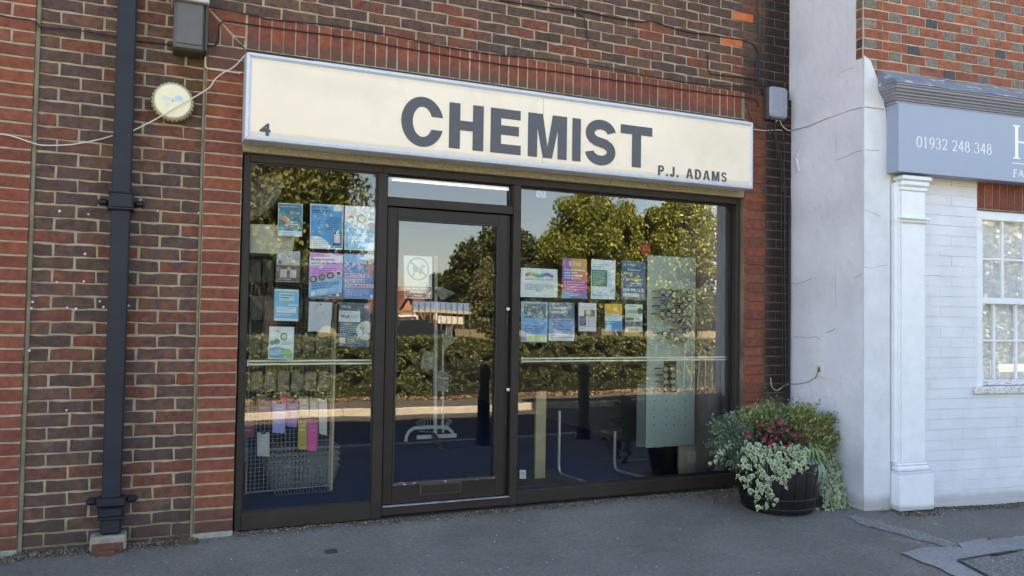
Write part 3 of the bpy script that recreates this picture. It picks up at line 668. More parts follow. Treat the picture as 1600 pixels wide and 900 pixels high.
WD = {'P': .62, '.': .19, 'J': .50, 'A': .74, 'D': .68, 'M': .84, 'S': .62, ' ': .42}; txt = 'P.J. ADAMS'; WD = {k_: v_*1.16 for k_, v_ in WD.items()}; tot = sum(WD[c] for c in txt)*h_; gap = (xe-a_.x-tot)/(len(txt)-1); x = a_.x
for c in txt:
    if c != ' ': small(c, x, a_.z-.002, h_)
    x += WD[c]*h_+gap
settle(sg, (1.94, -.01, SZ0))

# ================================================================== DRAINPIPE, ALARM, BOXES, CABLES
dp = thing('drainpipe', 'square black cast iron drainpipe on the brown brick wall', 'drainpipe')
MB().box(-.725, -.622, -.105, -.012, .27, 4.4, b=.008).build('pipe', pipe_m, dp)
for z in (1.985,):
    br = MB().box(-.738, -.609, -.118, -.006, z-.045, z+.045, b=.008).box(-.745, -.602, -.125, -.005, z-.058, z-.040, b=.006).box(-.743, -.604, -.123, -.005, z+.036, z+.050, b=.006)
    br.build('collar', pipe_m, dp)
    for sx in (-1, 1):
        MB().box(-.6735+sx*.098-.028, -.6735+sx*.098+.028, -.022, .012, z-.024, z+.014, b=.012).build('fixing_lug', pipe_m, dp)
sh = MB(); sh.box(-.750, -.597, -.126, -.004, .225, .275, b=.010); sh.box(-.741, -.607, -.117, -.004, .160, .2245, b=.014); sh.box(-.728, -.618, -.106, -.004, .065, .1595, b=.012); sh.box(-.744, -.604, -.120, -.005, .150, .168, b=.005)
sh.build('shoe', pipe_m, dp)
for sx in (-1, 1): MB().box(-.6735+sx*.104-.030, -.6735+sx*.104+.030, -.022, .012, .222, .262, b=.012).build('fixing_lug', pipe_m, dp)
MB().box(-.725, -.622, -.108, -.01, 1.31, 1.316).build('joint_line', pipe_m, dp)
settle(dp, (-.6735, -.05, .1))
gb = tag(MB().box(-.775, -.588, -.135, .0, -.02, .064, b=.010).build('gully_block', mat('gully_concrete', (.24,.22,.17), var=.3, vscale=20, bump=.008, bscale=50, rough=.95)), 'small concrete gully block under the foot of the drainpipe', 'gully')
tag(MB().box(-.765, -.605, -.150, -.136, -.06, .030, b=.006).box(-.745, -.64, -.185, -.151, -.07, -.005, b=.008).build('clay_brick', redb), 'broken red clay brick on the ground below the drainpipe shoe', 'brick')

al = thing('alarm_box', 'round cream alarm sounder with a slotted rim on the brick wall', 'alarm')
pc = at(270, 158, -.05)
MB().lathe([(.118, -.02), (.122, .01), (.120, .03), (.108, .046), (.098, .0495)], (pc.x, 0, pc.z), 48, 'y').build('rim', mat('tan_plastic', (.40,.36,.23), rough=.5, var=.1, vscale=20), al, smooth=True)
MB().lathe([(.102, .044), (.100, .052), (.095, .0535), (.03, .054), (.0, .0542)], (pc.x, 0, pc.z), 48, 'y').build('face', cream_p, al)
rm = MB()
for i in range(30):
    t = 2*math.pi*i/30; c, s = math.cos(t), math.sin(t)
    T = lambda p, c=c, s=s: Vector((pc.x + p.x*c - p.z*s, p.y, pc.z + p.x*s + p.z*c))
    rm.box(.103, .1224, -.0385, -.016, -.0038, .0038, T=T)
rm.build('vent_slots', mat('slot_shadow', (.05,.045,.03), rough=.8), al)
lb_ = MB(); lb_.prism([(pc.x-.060, pc.z+.005), (pc.x+.062, pc.z-.004), (pc.x+.062, pc.z+.016), (pc.x-.060, pc.z+.026)], lambda x, y, z: Vector((x, -.0548+y, z)), 0, col=(.58, .58, .54))
lb_.prism([(pc.x+.032+.022*math.cos(R_(a)), pc.z+.022+.014*math.sin(R_(a))) for a in range(0, 360, 30)], lambda x, y, z: Vector((x, -.0553+y, z)), 0, col=(.34, .52, .66))
lb_.prism([(pc.x-.045, pc.z-.03), (pc.x-.012, pc.z-.033), (pc.x-.010, pc.z-.012), (pc.x-.044, pc.z-.008)], lambda x, y, z: Vector((x, -.0547+y, z)), 0, col=(.60, .62, .60))
lb_.build('worn_label', print_m, al); 
MB().lathe([(.004, 0), (.004, .002)], (pc.x, -.0545, pc.z), 8, 'y').build('screw', iron, al)
settle(al, (pc.x, 0, pc.z-.12))

fl = thing('wall_lamp_housing', 'dark bronze box lamp hanging from the wall at the top left of the sign', 'lamp')
a, b_ = at(270, 84, -.12), at(326, 0, -.12)
X0, X1 = at(271, 50, -.14).x, at(320, 50, -.14).x; ZB = at(275, 82, -.14).z+.025
MB().box(X0, X1, -.14, .02, ZB, 3.62, b=.012).build('housing', dark_p, fl)
MB().box(X0+.018, X1-.012, -.146, -.1405, ZB+.035, 3.6, b=.004).build('front_panel', mat('bronze_front', (.075,.066,.052), rough=.25, var=.3, vscale=3), fl)
MB().box(X1+.001, X1+.016, -.135, .02, ZB+.01, 3.62, b=.003).build('edge_strip', mat('dark_edge', (.03,.028,.026), rough=.5), fl)
MB().box(X0-.015, X1+.02, -.18, .02, at(300, 3, -.16).z, at(300, 3, -.16).z+.06, b=.006).build('top_cap', mat('grey_cap', (.42,.42,.40), rough=.6), fl)
settle(fl, (X0, 0, ZB))

jb = thing('junction_box', 'grey plastic junction box above the cables in the wall corner', 'junction box')
a, b_ = at(1203, 133, -.07), at(1232, 186, -.07)
def rr(x0, x1, z0, z1, r, n=5):
    P_ = []
    for cx, cz, a0 in ((x1-r, z1-r, 0), (x0+r, z1-r, 90), (x0+r, z0+r, 180), (x1-r, z0+r, 270)): P_ += [(cx+r*math.cos(R_(a0+90*i/n)), cz+r*math.sin(R_(a0+90*i/n))) for i in range(n+1)]
    return P_
mb = MB(); pl = rr(a.x+.01, b_.x, b_.z, a.z, .035)[::-1]; cx = (a.x+b_.x)/2; cz = (a.z+b_.z)/2
inn = [(cx+(x-cx)*.86, cz+(z-cz)*.92) for x, z in pl]; n = len(pl)
mb.add([(x, .0, z) for x, z in pl]+[(x, -.055, z) for x, z in pl]+[(x, -.07, z) for x, z in inn], [(i, (i+1) % n, n+(i+1) % n, n+i) for i in range(n)]+[(n+i, n+(i+1) % n, 2*n+(i+1) % n, 2*n+i) for i in range(n)]+[tuple(range(2*n, 3*n))])
mb.build('cover', grey_p, jb); MB().box(a.x-.012, a.x+.012, -.05, .0, b_.z-.02, a.z-.01, b=.004).box(a.x+.02, b_.x-.02, -.05, 0, b_.z-.018, b_.z-.001).build('backplate', mat('brown_backplate', (.05,.04,.04), rough=.7), jb)
MB().lathe([(.005, 0), (.005, .002)], (cx, -.071, cz), 8, 'y').build('screw', mat('brass_screw', (.5,.45,.3), metal=.6, rough=.4), jb)
settle(jb, (cx, 0, b_.z))

def cable(pts, r, m_, label, y=-.006, group=None, name='cable', clips=True, cat='cable', ys=None):
    P_ = []
    for i, q in enumerate(pts):
        yy = q[2] if len(q) > 2 else y; P_.append(at(q[0], q[1], yy))
    # smooth (Catmull-Rom)
    S = []
    for i in range(len(P_)-1):
        p0, p1, p2, p3 = P_[max(i-1, 0)], P_[i], P_[i+1], P_[min(i+2, len(P_)-1)]
        for k in range(4):
            t = k/4; S.append(.5*((2*p1)+(p2-p0)*t+(2*p0-5*p1+4*p2-p3)*t*t+(3*p1-p0-3*p2+p3)*t**3))
    S.append(P_[-1]); L_ = Vector(P_[0])
    o = MB().tube([p-L_ for p in S], r, 5).build(name, m_); o.location = L_
    if clips and len(P_) > 2:
        acc = 0
        for i in range(1, len(S)):
            acc += (S[i]-S[i-1]).length
            if acc > .26: acc = 0; p = S[i]-L_; MB().box(p.x-.004, p.x+.004, p.y-.005, p.y+.007, p.z-.007, p.z+.004).build('cable_clip', m_, o)
    return tag(o, label, cat, group)
cable([(0,24),(20,28),(45,31),(57,36),(62,42),(76,44),(100,45),(140,50),(182,58)], .0042, cable_b, 'black cable crossing the left pier and brown wall to the drainpipe', y=-.006)
cable([(212,64),(240,67),(268,70)], .0042, cable_b, 'short black cable between the drainpipe and the bronze lamp box', y=.010)
cable([(322,12),(330,11),(345,14),(400,25),(430,31),(520,40),(600,53),(700,74),(780,86),(860,93),(940,104),(1030,122),(1100,132),(1160,136),(1178,138)], .0042, cable_b, 'thin black cable clipped along the top of the soldier bricks', y=-.0165)
cable([(322,70),(332,72),(339,68),(342,56),(342,44),(346,35),(355,33),(382,37),(440,45),(552,60),(620,73),(700,87),(780,100),(870,112),(960,125),(1040,136),(1120,147),(1165,152),(1180,156),(1186,166)], .0045, cable_b, 'black cable running across the middle of the soldier bricks', y=-.0165)
cable([(321,88),(321,100),(323,106),(330,108),(358,112),(371,114),(379,113)], .004, cable_w, 'short cream cable from the lamp box round to the sign end', y=-.017)
cable([(0,209),(20,213),(50,223),(68,227),(110,226),(150,219),(176,212)], .0035, cable_w, 'slack white cable across the left pier, left of the drainpipe', y=-.016, clips=False)
cable([(208,204),(240,188),(280,165),(310,148),(328,136),(336,124),(350,113),(366,104),(383,86)], .0035, cable_w, 'white cable rising past the round alarm to the sign corner', y=-.07, clips=False)
cable([(780,0),(850,11),(900,16),(960,28),(1000,34),(1020,34),(1070,49),(1120,56),(1165,64),(1180,73),(1186,88)], .0045, cable_b, 'black cable sagging across the upper brown bricks', y=.010)
cable([(893,17),(905,22),(914,31),(916,45),(917,58),(920,66)], .004, cable_b, 'short black cable curling down the upper brown bricks', y=.009, clips=False)
cable([(1106,85),(1106,100),(1108,112),(1114,116),(1150,120),(1182,125)], .0045, cable_b, 'black cable hooked at its left end near the corner', y=.010)
for i, (pts, lab, r) in enumerate((
    ([(1183,0),(1185,60),(1186,122),(1190,132),(1200,139),(1210,140)], 'thick black cable dropping beside the corner into the grey box', .006),
    ([(1191,0),(1190,60),(1187,100),(1184,125)], 'second black cable dropping beside the corner from the top', .004),
    ([(1186,88),(1178,120),(1168,140),(1166,160),(1172,182),(1182,196),(1200,204)], 'loose black cable looping past the sign end to the corner', .004),
    ([(1212,190),(1210,205),(1214,225),(1222,250),(1226,290),(1226,420),(1228,628)], 'black cable falling down the corner beside the lilac pillar', .007),
    ([(1220,190),(1224,215),(1226,250),(1221,300),(1222,430),(1223,560),(1223,628)], 'thin black cable hanging in the dark corner', .004),
    ([(1206,192),(1204,210),(1213,230),(1220,262),(1224,300)], 'black cable curling beneath the grey box', .005))):
    cable(pts, r, cable_b, lab, y=-.018-.006*i, clips=False, group='cables in the wall corner')
cable([(1178,202),(1195,204),(1212,203),(1222,204)], .003, cable_w, 'short white cable from the sign end to the corner', y=-.03, clips=False)
cable([(1212,190),(1218,188),(1222,196),(1230,203),(1236,204)], .003, cable_w, 'white wire twisted below the grey box', y=-.045, clips=False)
tag(MB().tube([(4.405, -.012, .05), (4.405, -.012, 2.35)], .014, 8).build('conduit', cable_b), 'black vertical conduit in the corner beside the lilac pillar', 'conduit')
cable([(1204,590),(1206,604),(1214,610),(1226,602),(1232,600)], .003, cable_w, 'loose white wire looping on the dark corner bricks', y=-.02, clips=False)

# ================================================================== NEIGHBOUR
nbd = thing('corner_building', 'white and grey painted shop building with orange brick above its fascia', 'building')
XR = 4.431
# lilac rendered return facing the chemist's, and its pale front with a sloping top
mb = MB()
def zt(y): return 3.372
side = MB(); side.add([(XR, .16, -.3), (XR, -.765, -.3), (XR, -.765, 3.35), (XR, -.75, 3.372), (XR, .16, 3.372)], [(0,4,3,2,1)])
# a subdivided sheet so that the plaster can be uneven
ny, nz = 16, 90; V = []; Fq = []
for j in range(nz+1):
    for i in range(ny+1):
        y = .16+(-.765-.16)*i/ny; z = -.3+(6.5+.3)*j/nz
        e = 0 if i in (0, ny) else .004*noise.noise(Vector((y*3, z*2.2, 1)))
        V.append((XR+e, y, z))
for j in range(nz):
    for i in range(ny): a = j*(ny+1)+i; Fq.append((a, a+ny+1, a+ny+2, a+1))
o = fast_mesh('render_return', np.array(V), np.array(Fq), render_m, nbd); o.data.polygons.foreach_set('use_smooth', [True]*len(o.data.polygons))
front = MB(); pt = [(0, -.3), (.247, -.3), (.247, 2.5), (.205, 2.98), (.150, 3.17), (.06, 3.35), (0.0, 3.385)]
zz_top = at(1349, 90, -.765).z
fr = MB(); fr.prism(pt, lambda x, y, z: nb(x, 0.014-y, z), .12, back=False); fr.build('render_front', render_f, nbd)
# upper part of the return: white to x=1338, old brick quoin beyond
yq = atx(1338, 40, XR).y
mb = MB(); mb.add([(XR-.0045, yq, 3.374), (XR-.0045, -.7655, 3.374), (XR-.0045, -.7655, 6.5), (XR-.0045, yq, 6.5), (XR+.004, yq, 3.374), (XR+.004, yq, 6.5)], [(0,3,2,1),(0,4,5,3)]); quoin = mb.build('brick_return', nmort, nbd)
NP = .0775; NZ0 = 3.370-2*NP
MR = Matrix(((0, 1, 0, XR+.004), (-1, 0, 0, 0), (0, 0, 1, 0), (0, 0, 0, 1)))     # local x -> -Y ... bricks facing -X
def nmat(): return Matrix.Translation(NO) @ Matrix.Rotation(-NA, 4, 'Z')
def brick_side(parent, y0, y1, z0, z1, m_):
    me = brick_mesh(abs(y1-y0), z1-z0, m_, rnd.randrange(5), proud=.006); o = link('brick', me, parent)
    # face local -Y must look along world -X : rotate -90 about Z
    o.matrix_local = Matrix.Translation(Vector((XR-.002, (y0+y1)/2, (z0+z1)/2))) @ Matrix.Rotation(R_(-90), 4, 'Z'); return o
for r in range(2, 14):
    z0 = NZ0+NP*r+.004; brick_side(quoin, -.762, yq-.004, z0, z0+NP-.009, ndark if r % 2 else nred)
# upper brick front
bf = MB(); T = lambda p: nb(p.x, -p.y, p.z); bf.box(0, 3.2, -.003, .2, 3.20, 6.5, T=T); upf = bf.build('upper_brick_front', nmort, nbd)
M_N = nmat()
pat = [.117, .243]       # header, stretcher + joint
for r in range(0, 12):
    z0 = NZ0+NP*r+.004; s = .002 if True else 0
    if r % 2 == 0: seq = [('s', .243)]
    else: seq = [('h', .120), ('c', .062)]
    x = .002; i = 0
    items = []
    for kx, wd in seq: items.append((kx, x, x+wd)); x += wd
    nxt = 'h' if r % 2 == 0 else 's'
    while x < 1.75:
        wd = .120 if nxt == 'h' else .243
        items.append((nxt, x, x+wd)); x += wd; nxt = 's' if nxt == 'h' else 'h'
    for q, (kx, a, b) in enumerate(items):
        mm = ndark if kx == 'h' and not (r % 5 == 3 and q == 4) else nred
        if r >= 11: continue
        brick(upf, a+.004, b-.004, z0, z0+NP-.009, .0, mm, M=M_N, proud=.008)
# painted brick wall below the fascia, with openings left for the window
WX0, WX1, WZ0, WZ1 = 1.135, 2.03, .845, 2.268       # window opening
WP = .0804
core = MB(); 
core.box(.247, WX0, .0015, .2, -.4, 3.2, T=T); core.box(WX0, 3.2, .0015, .2, -.4, WZ0-.0, T=T); core.box(WX0, WX1, .006, .2, 2.50, 3.2, T=T); core.box(WX1, 3.2, .006, .2, WZ0, 3.2, T=T)
pw = core.build('painted_wall', white_brick, nbd)
r0 = -4
for r in range(-2, 32):
    z0 = -.05+WP*r; z1 = z0+WP
    if z0 > 2.47: break
    joints = [.30+.2275*i + (.114 if r % 2 else 0) for i in range(-2, 9)]
    for a, b in zip(joints, joints[1:]):
        a = max(a, .30); b = min(b, 1.86)
        if z1 > WZ0 and b > WX0: b = WX0
        if b-a < .02: continue
        brick(pw, a+.0001, b-.0001, z0+.0022, z1-.0022, .0, white_brick, M=M_N, proud=.0035, bev=.0014, j=.0007)
lt = MB().box(WX0-.0, WX1+.0, -.001, .2, 2.272, 2.495, T=T).build('red_lintel', mat('lintel_mortar', (.42,.30,.24), rough=.9, bump=.003), nbd)
for i in range(9):
    a = WX0+.003+i*.0815; brick(lt, a+.004, a+.078, 2.280, 2.494, .002, redb, M=M_N, proud=.008)
MB().box(WX0, WX1, -.008, .2, 2.2685, 2.2715, T=T).build('lintel_bar', mat('rusty_bar', (.04,.025,.02), rough=.8), nbd)
MB().box(.247, 3.2, -.01, .05, -.4, gz(5, -.8)+.03, b=.004, T=T).build('wall_foot', white_brick, nbd)
# building mass behind
MB().box(XR+.06, 12, -.6+.3, 8.6, -.4, 6.5).build('rear_mass', bw, nbd)
MB().box(XR-.1, 12, -1.0, 8.8, 6.5, 6.7).build('flat_roof', mat('roof_felt', (.05,.05,.05)), nbd)
fb = MB(); fb.box(3.2, 9, .0, .2, -.4, 6.5, T=T); fb.build('far_front', white_brick, nbd)
# sash window
win = MB()
T2 = T
win.box(WX0, WX0+.075, .012, .12, WZ0, WZ1, b=.004, T=T); win.box(WX0+.0755, WX1, .013, .12, WZ1-.075, WZ1, b=.004, T=T)
win.box(WX1-.075, WX1, .012, .12, WZ0, WZ1-.0755, b=.004, T=T)
wf = win.build('sash_window', white_wood, nbd)
def bar(x0, x1, z0, z1, y0, y1, m_=white_wood, nm='glazing_bar'): return MB().box(x0, x1, y0, y1, z0, z1, b=.003, T=T).build(nm, m_, wf)
ux0, ux1 = WX0+.0755, WX1-.0755
# top sash (outer)
bar(ux0, ux0+.012, 1.56, 2.19, .020, .05, nm='sash_stile'); bar(ux1-.012, ux1, 1.56, 2.19, .020, .05, nm='sash_stile'); bar(ux0, ux1, 1.512, 1.562, .018, .055, nm='meeting_rail')
for x in (1.445, 1.690): bar(x-.010, x+.010, 1.563, 2.192, .024, .045)
bar(ux0+.0125, ux1-.0125, 1.868, 1.886, .026, .043)
# lower sash (inner)
bar(ux0, ux0+.012, .90, 1.511, .046, .08, nm='sash_stile'); bar(ux1-.012, ux1, .90, 1.511, .046, .08, nm='sash_stile')
bar(ux0, ux1, .850, .899, .046, .085, m_=flaky, nm='bottom_rail')
for x in (1.378, 1.622, 1.86): bar(x-.011, x+.011, .9, 1.5105, .050, .075)
bar(ux0+.0125, ux1-.0125, 1.204, 1.222, .052, .073)
MB().box(ux0, ux1, .034, .037, 1.563, 2.193, T=T).build('window_pane', glass_t, wf)
MB().box(ux0, ux1, .060, .063, .899, 1.511, T=T).build('window_pane', glass_t, wf)
MB().box(ux0, ux1, .095, .10, WZ0, WZ1, T=T).build('blind', mat('grey_net_blind', (.74,.74,.76), rough=.9, var=.08, vscale=4), wf)
MB().box(WX0-.055, WX1+.05, -.035, .045, .790, .8445, b=.006, T=T).build('window_sill', flaky, nbd)
# sticker on the pane
pcs = nb(1.235, -.030, 1.0)
st = MB(); cst = (1.243, 1.41); st.prism([(cst[0]+.034*math.cos(R_(a)), cst[1]+.048*math.sin(R_(a))) for a in range(0, 360, 20)], lambda x, y, z: nb(x, -.0585, z), 0, col=(.42, .42, .42))
st.prism(rect(cst[0]-.028, cst[0]+.028, cst[1]-.004, cst[1]+.004), lambda x, y, z: nb(x, -.0580, z), 0, col=(.75, .75, .75))
tag(st.build('round_sticker', print_m), 'round grey sticker on the lower left pane of the sash window', 'sticker')
# pilaster
pil = thing('pilaster', 'white painted timber pilaster with base block and capital beside the grey pillar', 'pilaster')
def pb(x0, x1, y0, y1, z0, z1, nm, m_=white_wood, b=.003): return MB().box(x0, x1, y0, y1, z0, z1, b=b, T=T).build(nm, m_, pil)
pb(.254, .585, -.102, -.0005, -.068, .222, 'plinth_block')
pb(.262, .560, -.086, -.0008, .2225, .262, 'base_moulding', b=.012); pb(.268, .548, -.080, -.0008, .2625, .285, 'base_moulding', b=.008)
pb(.258, .300, -.052, -.0012, .286, 2.420, 'backboard')
pb(.300, .528, -.076, -.0010, .286, 2.360, 'shaft')
pb(.286, .2995, -.066, -.0010, .286, 2.360, 'edge_bead', b=.005)
pb(.285, .556, -.100, -.0012, 2.140, 2.160, 'collar_moulding', b=.004); pb(.291, .548, -.092, -.0012, 2.108, 2.1395, 'collar_moulding', b=.012)
pb(.290, .545, -.088, -.0012, 2.3605, 2.390, 'capital', b=.006); pb(.284, .556, -.102, -.0012, 2.3905, 2.440, 'capital', b=.014); pb(.280, .564, -.112, -.0012, 2.4405, 2.474, 'capital', b=.006)
settle(pil, nb(.42, .05, -.07))
# dark weathered gap between pillar and pilaster
MB().box(.243, .251, -.004, .0, -.08, 2.5, T=T).build('joint_gap', mat('crack', (.05,.045,.04), rough=1), nbd)
# fascia and cornice
fs_ = thing('fascia_sign', 'pale blue-grey fascia sign with white phone number and capital H', 'sign')
MB().box(.212, 3.2, -.135, -.0015, 2.490, 3.012, b=.002, T=T).build('fascia_board', fascia_m, fs_)
MB().box(.205, 3.2, -.110, -.0020, 3.0125, 3.036, T=T).build('fascia_top', cornice_m, fs_)
TF = lambda x, y, z: nb(x, .1352+y, z)
def pen(mb, pts, T, lo=.0035, hi=.0085, y=0):
    n = len(pts); ws = []
    for i in range(n):
        a, b = pts[max(i-1, 0)], pts[min(i+1, n-1)]; ang = math.atan2(abs(b[1]-a[1]), abs(b[0]-a[0])+1e-9); ws.append(lo+(hi-lo)*(math.sin(ang)**1.5))
    quadstrip(mb, pts, ws, lambda x, yy, z: T(x, y+yy, z), 0)
def digit(mb, ch, x, z, w_, h, T):
    P = lambda L, y=0, **k: pen(mb, [(x+a*w_, z+b*h) for a, b in L], T, y=y, **k)
    A = arc
    if ch == '0': P(A(.5, .5, .42, .5, 90, 450, 28))
    if ch == '1': P([(.5, 0), (.5, 1)]); P([(.22, .86), (.5, .985)], .0003); P([(.3, .0), (.72, .0)], .0003)
    if ch == '2': P(A(.46, .70, .38, .29, 165, -25, 18)+[(.68, .42), (.42, .2), (.1, .02)]); P([(.08, .03), (.9, .03)], .0003, lo=.007)
    if ch == '3': P(A(.44, .76, .33, .23, 160, -75, 16)); P(A(.42, .27, .40, .27, 80, -160, 18), .0003)
    if ch == '4': P([(.68, -.02), (.68, 1)]); P([(.68, .98), (.06, .33)], .0003); P([(.05, .31), (.95, .31)], .0006, lo=.006)
    if ch == '8': P(A(.5, .76, .30, .23, -90, 270, 20)); P(A(.5, .27, .39, .28, -90, 270, 22), .0003)
    if ch == '9': P(A(.48, .68, .37, .31, 0, 360, 24)); P([(.85, .68), (.82, .45), (.68, .2), (.4, .02), (.2, -.03)], .0003)
mb = MB()
def npx(u, v, off=.135):
    d = ray(u, v); P0 = NO+NN*off; tt = (P0-CAM).dot(NN)/d.dot(NN); P_ = CAM+d*tt; return (P_-NO).dot(NE), P_.z
xa, za = npx(1432, 229.5); xb, zb = npx(1551, 241); _, zt_ = npx(1432, 212.5)
dg = '01932 248 348'; dw = (xb-xa)/(11+1.2)
zb_ = za; x = xa
for ch in dg:
    if ch == ' ': x += dw*.6; continue
    mb = MB(); digit(mb, ch, x, za-.000, dw*.86, zt_-za, TF); x += dw; mb.build('digit', letter_w, fs_)
mb = MB(); hx, hz0 = npx(1583, 247.5); _, hz1 = npx(1583, 195)
hw = .155; q = lambda x0, x1, z0, z1: mb.prism(rect(x0, x1, z0, z1), TF, 0)
for off in (0, .165):
    q(hx+.022+off, hx+.056+off, hz0+.014, hz1-.014)
    for zz, s_ in ((hz0, 1), (hz1, -1)): mb.prism([(hx+off, zz), (hx+.078+off, zz), (hx+.078+off, zz+s_*.007), (hx+.056+off, zz+s_*.014), (hx+.022+off, zz+s_*.014), (hx+off, zz+s_*.007)] if s_ > 0 else [(hx+off, zz-.007), (hx+.022+off, zz-.014), (hx+.056+off, zz-.014), (hx+.078+off, zz-.007), (hx+.078+off, zz), (hx+off, zz)], TF, 0)
zm = (hz0+hz1)/2; q(hx+.056, hx+.187, zm-.006, zm+.008)
mb.build('capital_letter', letter_w, fs_)
mb = MB(); lx, lz = npx(1581, 254.5); mb.prism(rect(lx, lx+.9, lz-.003, lz+.003), TF, 0); mb.build('rule_line', letter_w, fs_)
mb = MB(); fx, fz0 = npx(1583, 275.5); _, fz1 = npx(1583, 264.5); hh = fz1-fz0
def stem(x, th=.008): mb.prism(rect(x, x+th, fz0, fz1), TF, 0)
stem(fx+.006); mb.prism(rect(fx+.014, fx+.045, fz1-.006, fz1), TF, 0); mb.prism(rect(fx+.014, fx+.036, fz0+hh*.48, fz0+hh*.48+.006), TF, 0); mb.prism(rect(fx, fx+.022, fz0-.005, fz0), TF, 0)
ax = fx+.055; quadstrip(mb, [(ax+.004, fz0), (ax+.030, fz1)], .004, TF, 0); quadstrip(mb, [(ax+.054, fz0), (ax+.032, fz1)], .009, lambda x, y, z: TF(x, .0003, z), 0); mb.prism(rect(ax+.012, ax+.046, fz0+hh*.3, fz0+hh*.3+.005), lambda x, y, z: TF(x, .0006, z), 0)
mx = ax+.068; stem(mx+.004, .005); stem(mx+.058, .009); quadstrip(mb, [(mx+.007, fz1), (mx+.034, fz0)], .008, lambda x, y, z: TF(x, .0003, z), 0); quadstrip(mb, [(mx+.036, fz0), (mx+.058, fz1)], .004, lambda x, y, z: TF(x, .0006, z), 0)
mb.build('small_lettering', letter_w, fs_)
settle(fs_, nb(1.5, .05, 2.49))
# cornice: moulded profile swept along the front with a mitred return
co = thing('cornice', 'grey moulded cornice above the blue-grey fascia', 'cornice')
prof = [(.100, 3.0365), (.118, 3.040), (.120, 3.050), (.132, 3.056), (.134, 3.066), (.150, 3.074), (.152, 3.084), (.170, 3.094), (.172, 3.104), (.190, 3.112), (.192, 3.126), (.202, 3.130), (.202, 3.146), (.19, 3.150)]
mb = MB(); vs = []; n = len(prof)
for o_, z in prof: vs.append(nb(.205-(o_-.1)*.75, 0.0, z))       # return end, at the wall
for o_, z in prof: vs.append(nb(.205-(o_-.1)*.75, o_, z))        # corner
for o_, z in prof: vs.append(nb(3.2, o_, z))
mb.add(vs, [(i, i+1, n+i+1, n+i) for i in range(n-1)]+[(n+i, n+i+1, 2*n+i+1, 2*n+i) for i in range(n-1)])
mb.build('moulding', cornice_m, co); settle(co, nb(1.5, .05, 3.04))
mb = MB(); seg = 40; vs = []
for i in range(seg+1):
    s = .125+(3.2-.125)*i/seg; wv = .004*math.sin(i*1.7)+.003*math.sin(i*.6)
    vs += [nb(s+.0, .004, 3.275-.0+wv), nb(s, .06, 3.262+wv), nb(s-.004, .150, 3.190+wv), nb(s-.006, .212, 3.152+wv*.5), nb(s-.006, .212, 3.143+wv*.5)]
fs = [(5*i+k, 5*i+5+k, 5*i+6+k, 5*i+k+1) for i in range(seg) for k in range(4)]
vs2 = len(vs); vs += [nb(.128, .0, 3.15)]; fs += [(0, 1, vs2), (1, 2, vs2), (2, 3, vs2), (3, 4, vs2)]
mb.add(vs, fs); tag(mb.build('lead_flashing', lead_m, smooth=False), 'blue-grey lead flashing sheet lying on top of the grey cornice', 'flashing')
MB().box(.11, 3.2, -.006, .01, 3.270, 3.300, T=T).build('flashing_mortar', mat('flashing_mortar', (.33,.30,.24), rough=.95, bump=.006, bscale=60), nbd)
# cracks in the render, modelled as thin dark grooves proud by a hair
def crack(pts, nm='render_crack', r=.0018):
    MB().tube([Vector(p) for p in pts], r, 4).build(nm, mat('hairline', (.22,.21,.21), rough=1), nbd)
def sidept(u, v): p = atx(u, v, XR); return (XR-.0005, p.y, p.z)
def frontp(u, v): s, z = npx(u, v, .014); return nb(s, .0145, z)
crack([sidept(*q) for q in ((1236,204),(1248,201),(1262,198),(1290,186),(1306,181),(1330,172),(1347,168))]+[frontp(1352,167), frontp(1366,169), frontp(1381,171)], r=.0035)
crack([sidept(*q) for q in ((1307,250),(1322,245),(1335,238),(1347,235))]+[frontp(1352,234), frontp(1364,235), frontp(1374,235)])
crack([sidept(*q) for q in ((1333,106),(1322,110),(1313,114),(1307,124))]); crack([sidept(*q) for q in ((1325,125),(1316,140),(1307,151))], r=.0012)
crack([sidept(*q) for q in ((1307,124),(1306.5,170),(1306,240),(1305.5,320))], r=.0010); crack([sidept(*q) for q in ((1305,280),(1303,310),(1296,340),(1306,430),(1305,480))], r=.0010)
crack([sidept(*q) for q in ((1235,443),(1245,444),(1255,441),(1268,435))]); crack([sidept(*q) for q in ((1240,526),(1262,528),(1275,526),(1282,531))]); crack([sidept(*q) for q in ((1290,520),(1301,516),(1305,513))]); crack([sidept(*q) for q in ((1336,434),(1347,429))])
crack([frontp(*q) for q in ((1350,418),(1362,419),(1372,416),(1386,414))], r=.0012); crack([frontp(*q) for q in ((1352,328),(1364,333),(1376,338))], r=.0012)
wr = []
# wire end on the pillar
tag(MB().tube([sidept(1253,220), sidept(1249,234), sidept(1244,248)], .006, 6).tube([sidept(1244,248), sidept(1246,258), sidept(1248,268)], .014, 6).build('cable_stub', mat('painted_cable', (.55,.56,.60), rough=.7)), 'frayed painted-over cable end on the lilac pillar', 'cable')
so = thing('wall_outlet', 'small cream outlet plate with a wire on the lilac pillar', 'outlet')
a, b_ = atx(1273, 568, XR), atx(1287, 589, XR)
MB().box(XR-.012, XR-.001, b_.y, a.y, b_.z, a.z, b=.003).build('plate', white_p, so); pp = atx(1280, 577, XR-.013); MB().box(XR-.022, XR-.0125, pp.y-.014, pp.y+.014, pp.z-.02, pp.z+.02, b=.004).build('corroded_socket', mat('corroded', (.20,.17,.11), rough=.9, var=.5, vscale=60), so); settle(so, (XR, (a.y+b_.y)/2, b_.z))
W_ = [atx(u, v, XR-.02) for u, v in ((1280,577),(1274,590),(1262,597),(1248,600),(1234,600))]
tag(MB().tube(W_, .0025, 5).build('cable', cable_b), 'thin dark wire sagging from the cream outlet on the pillar', 'cable')

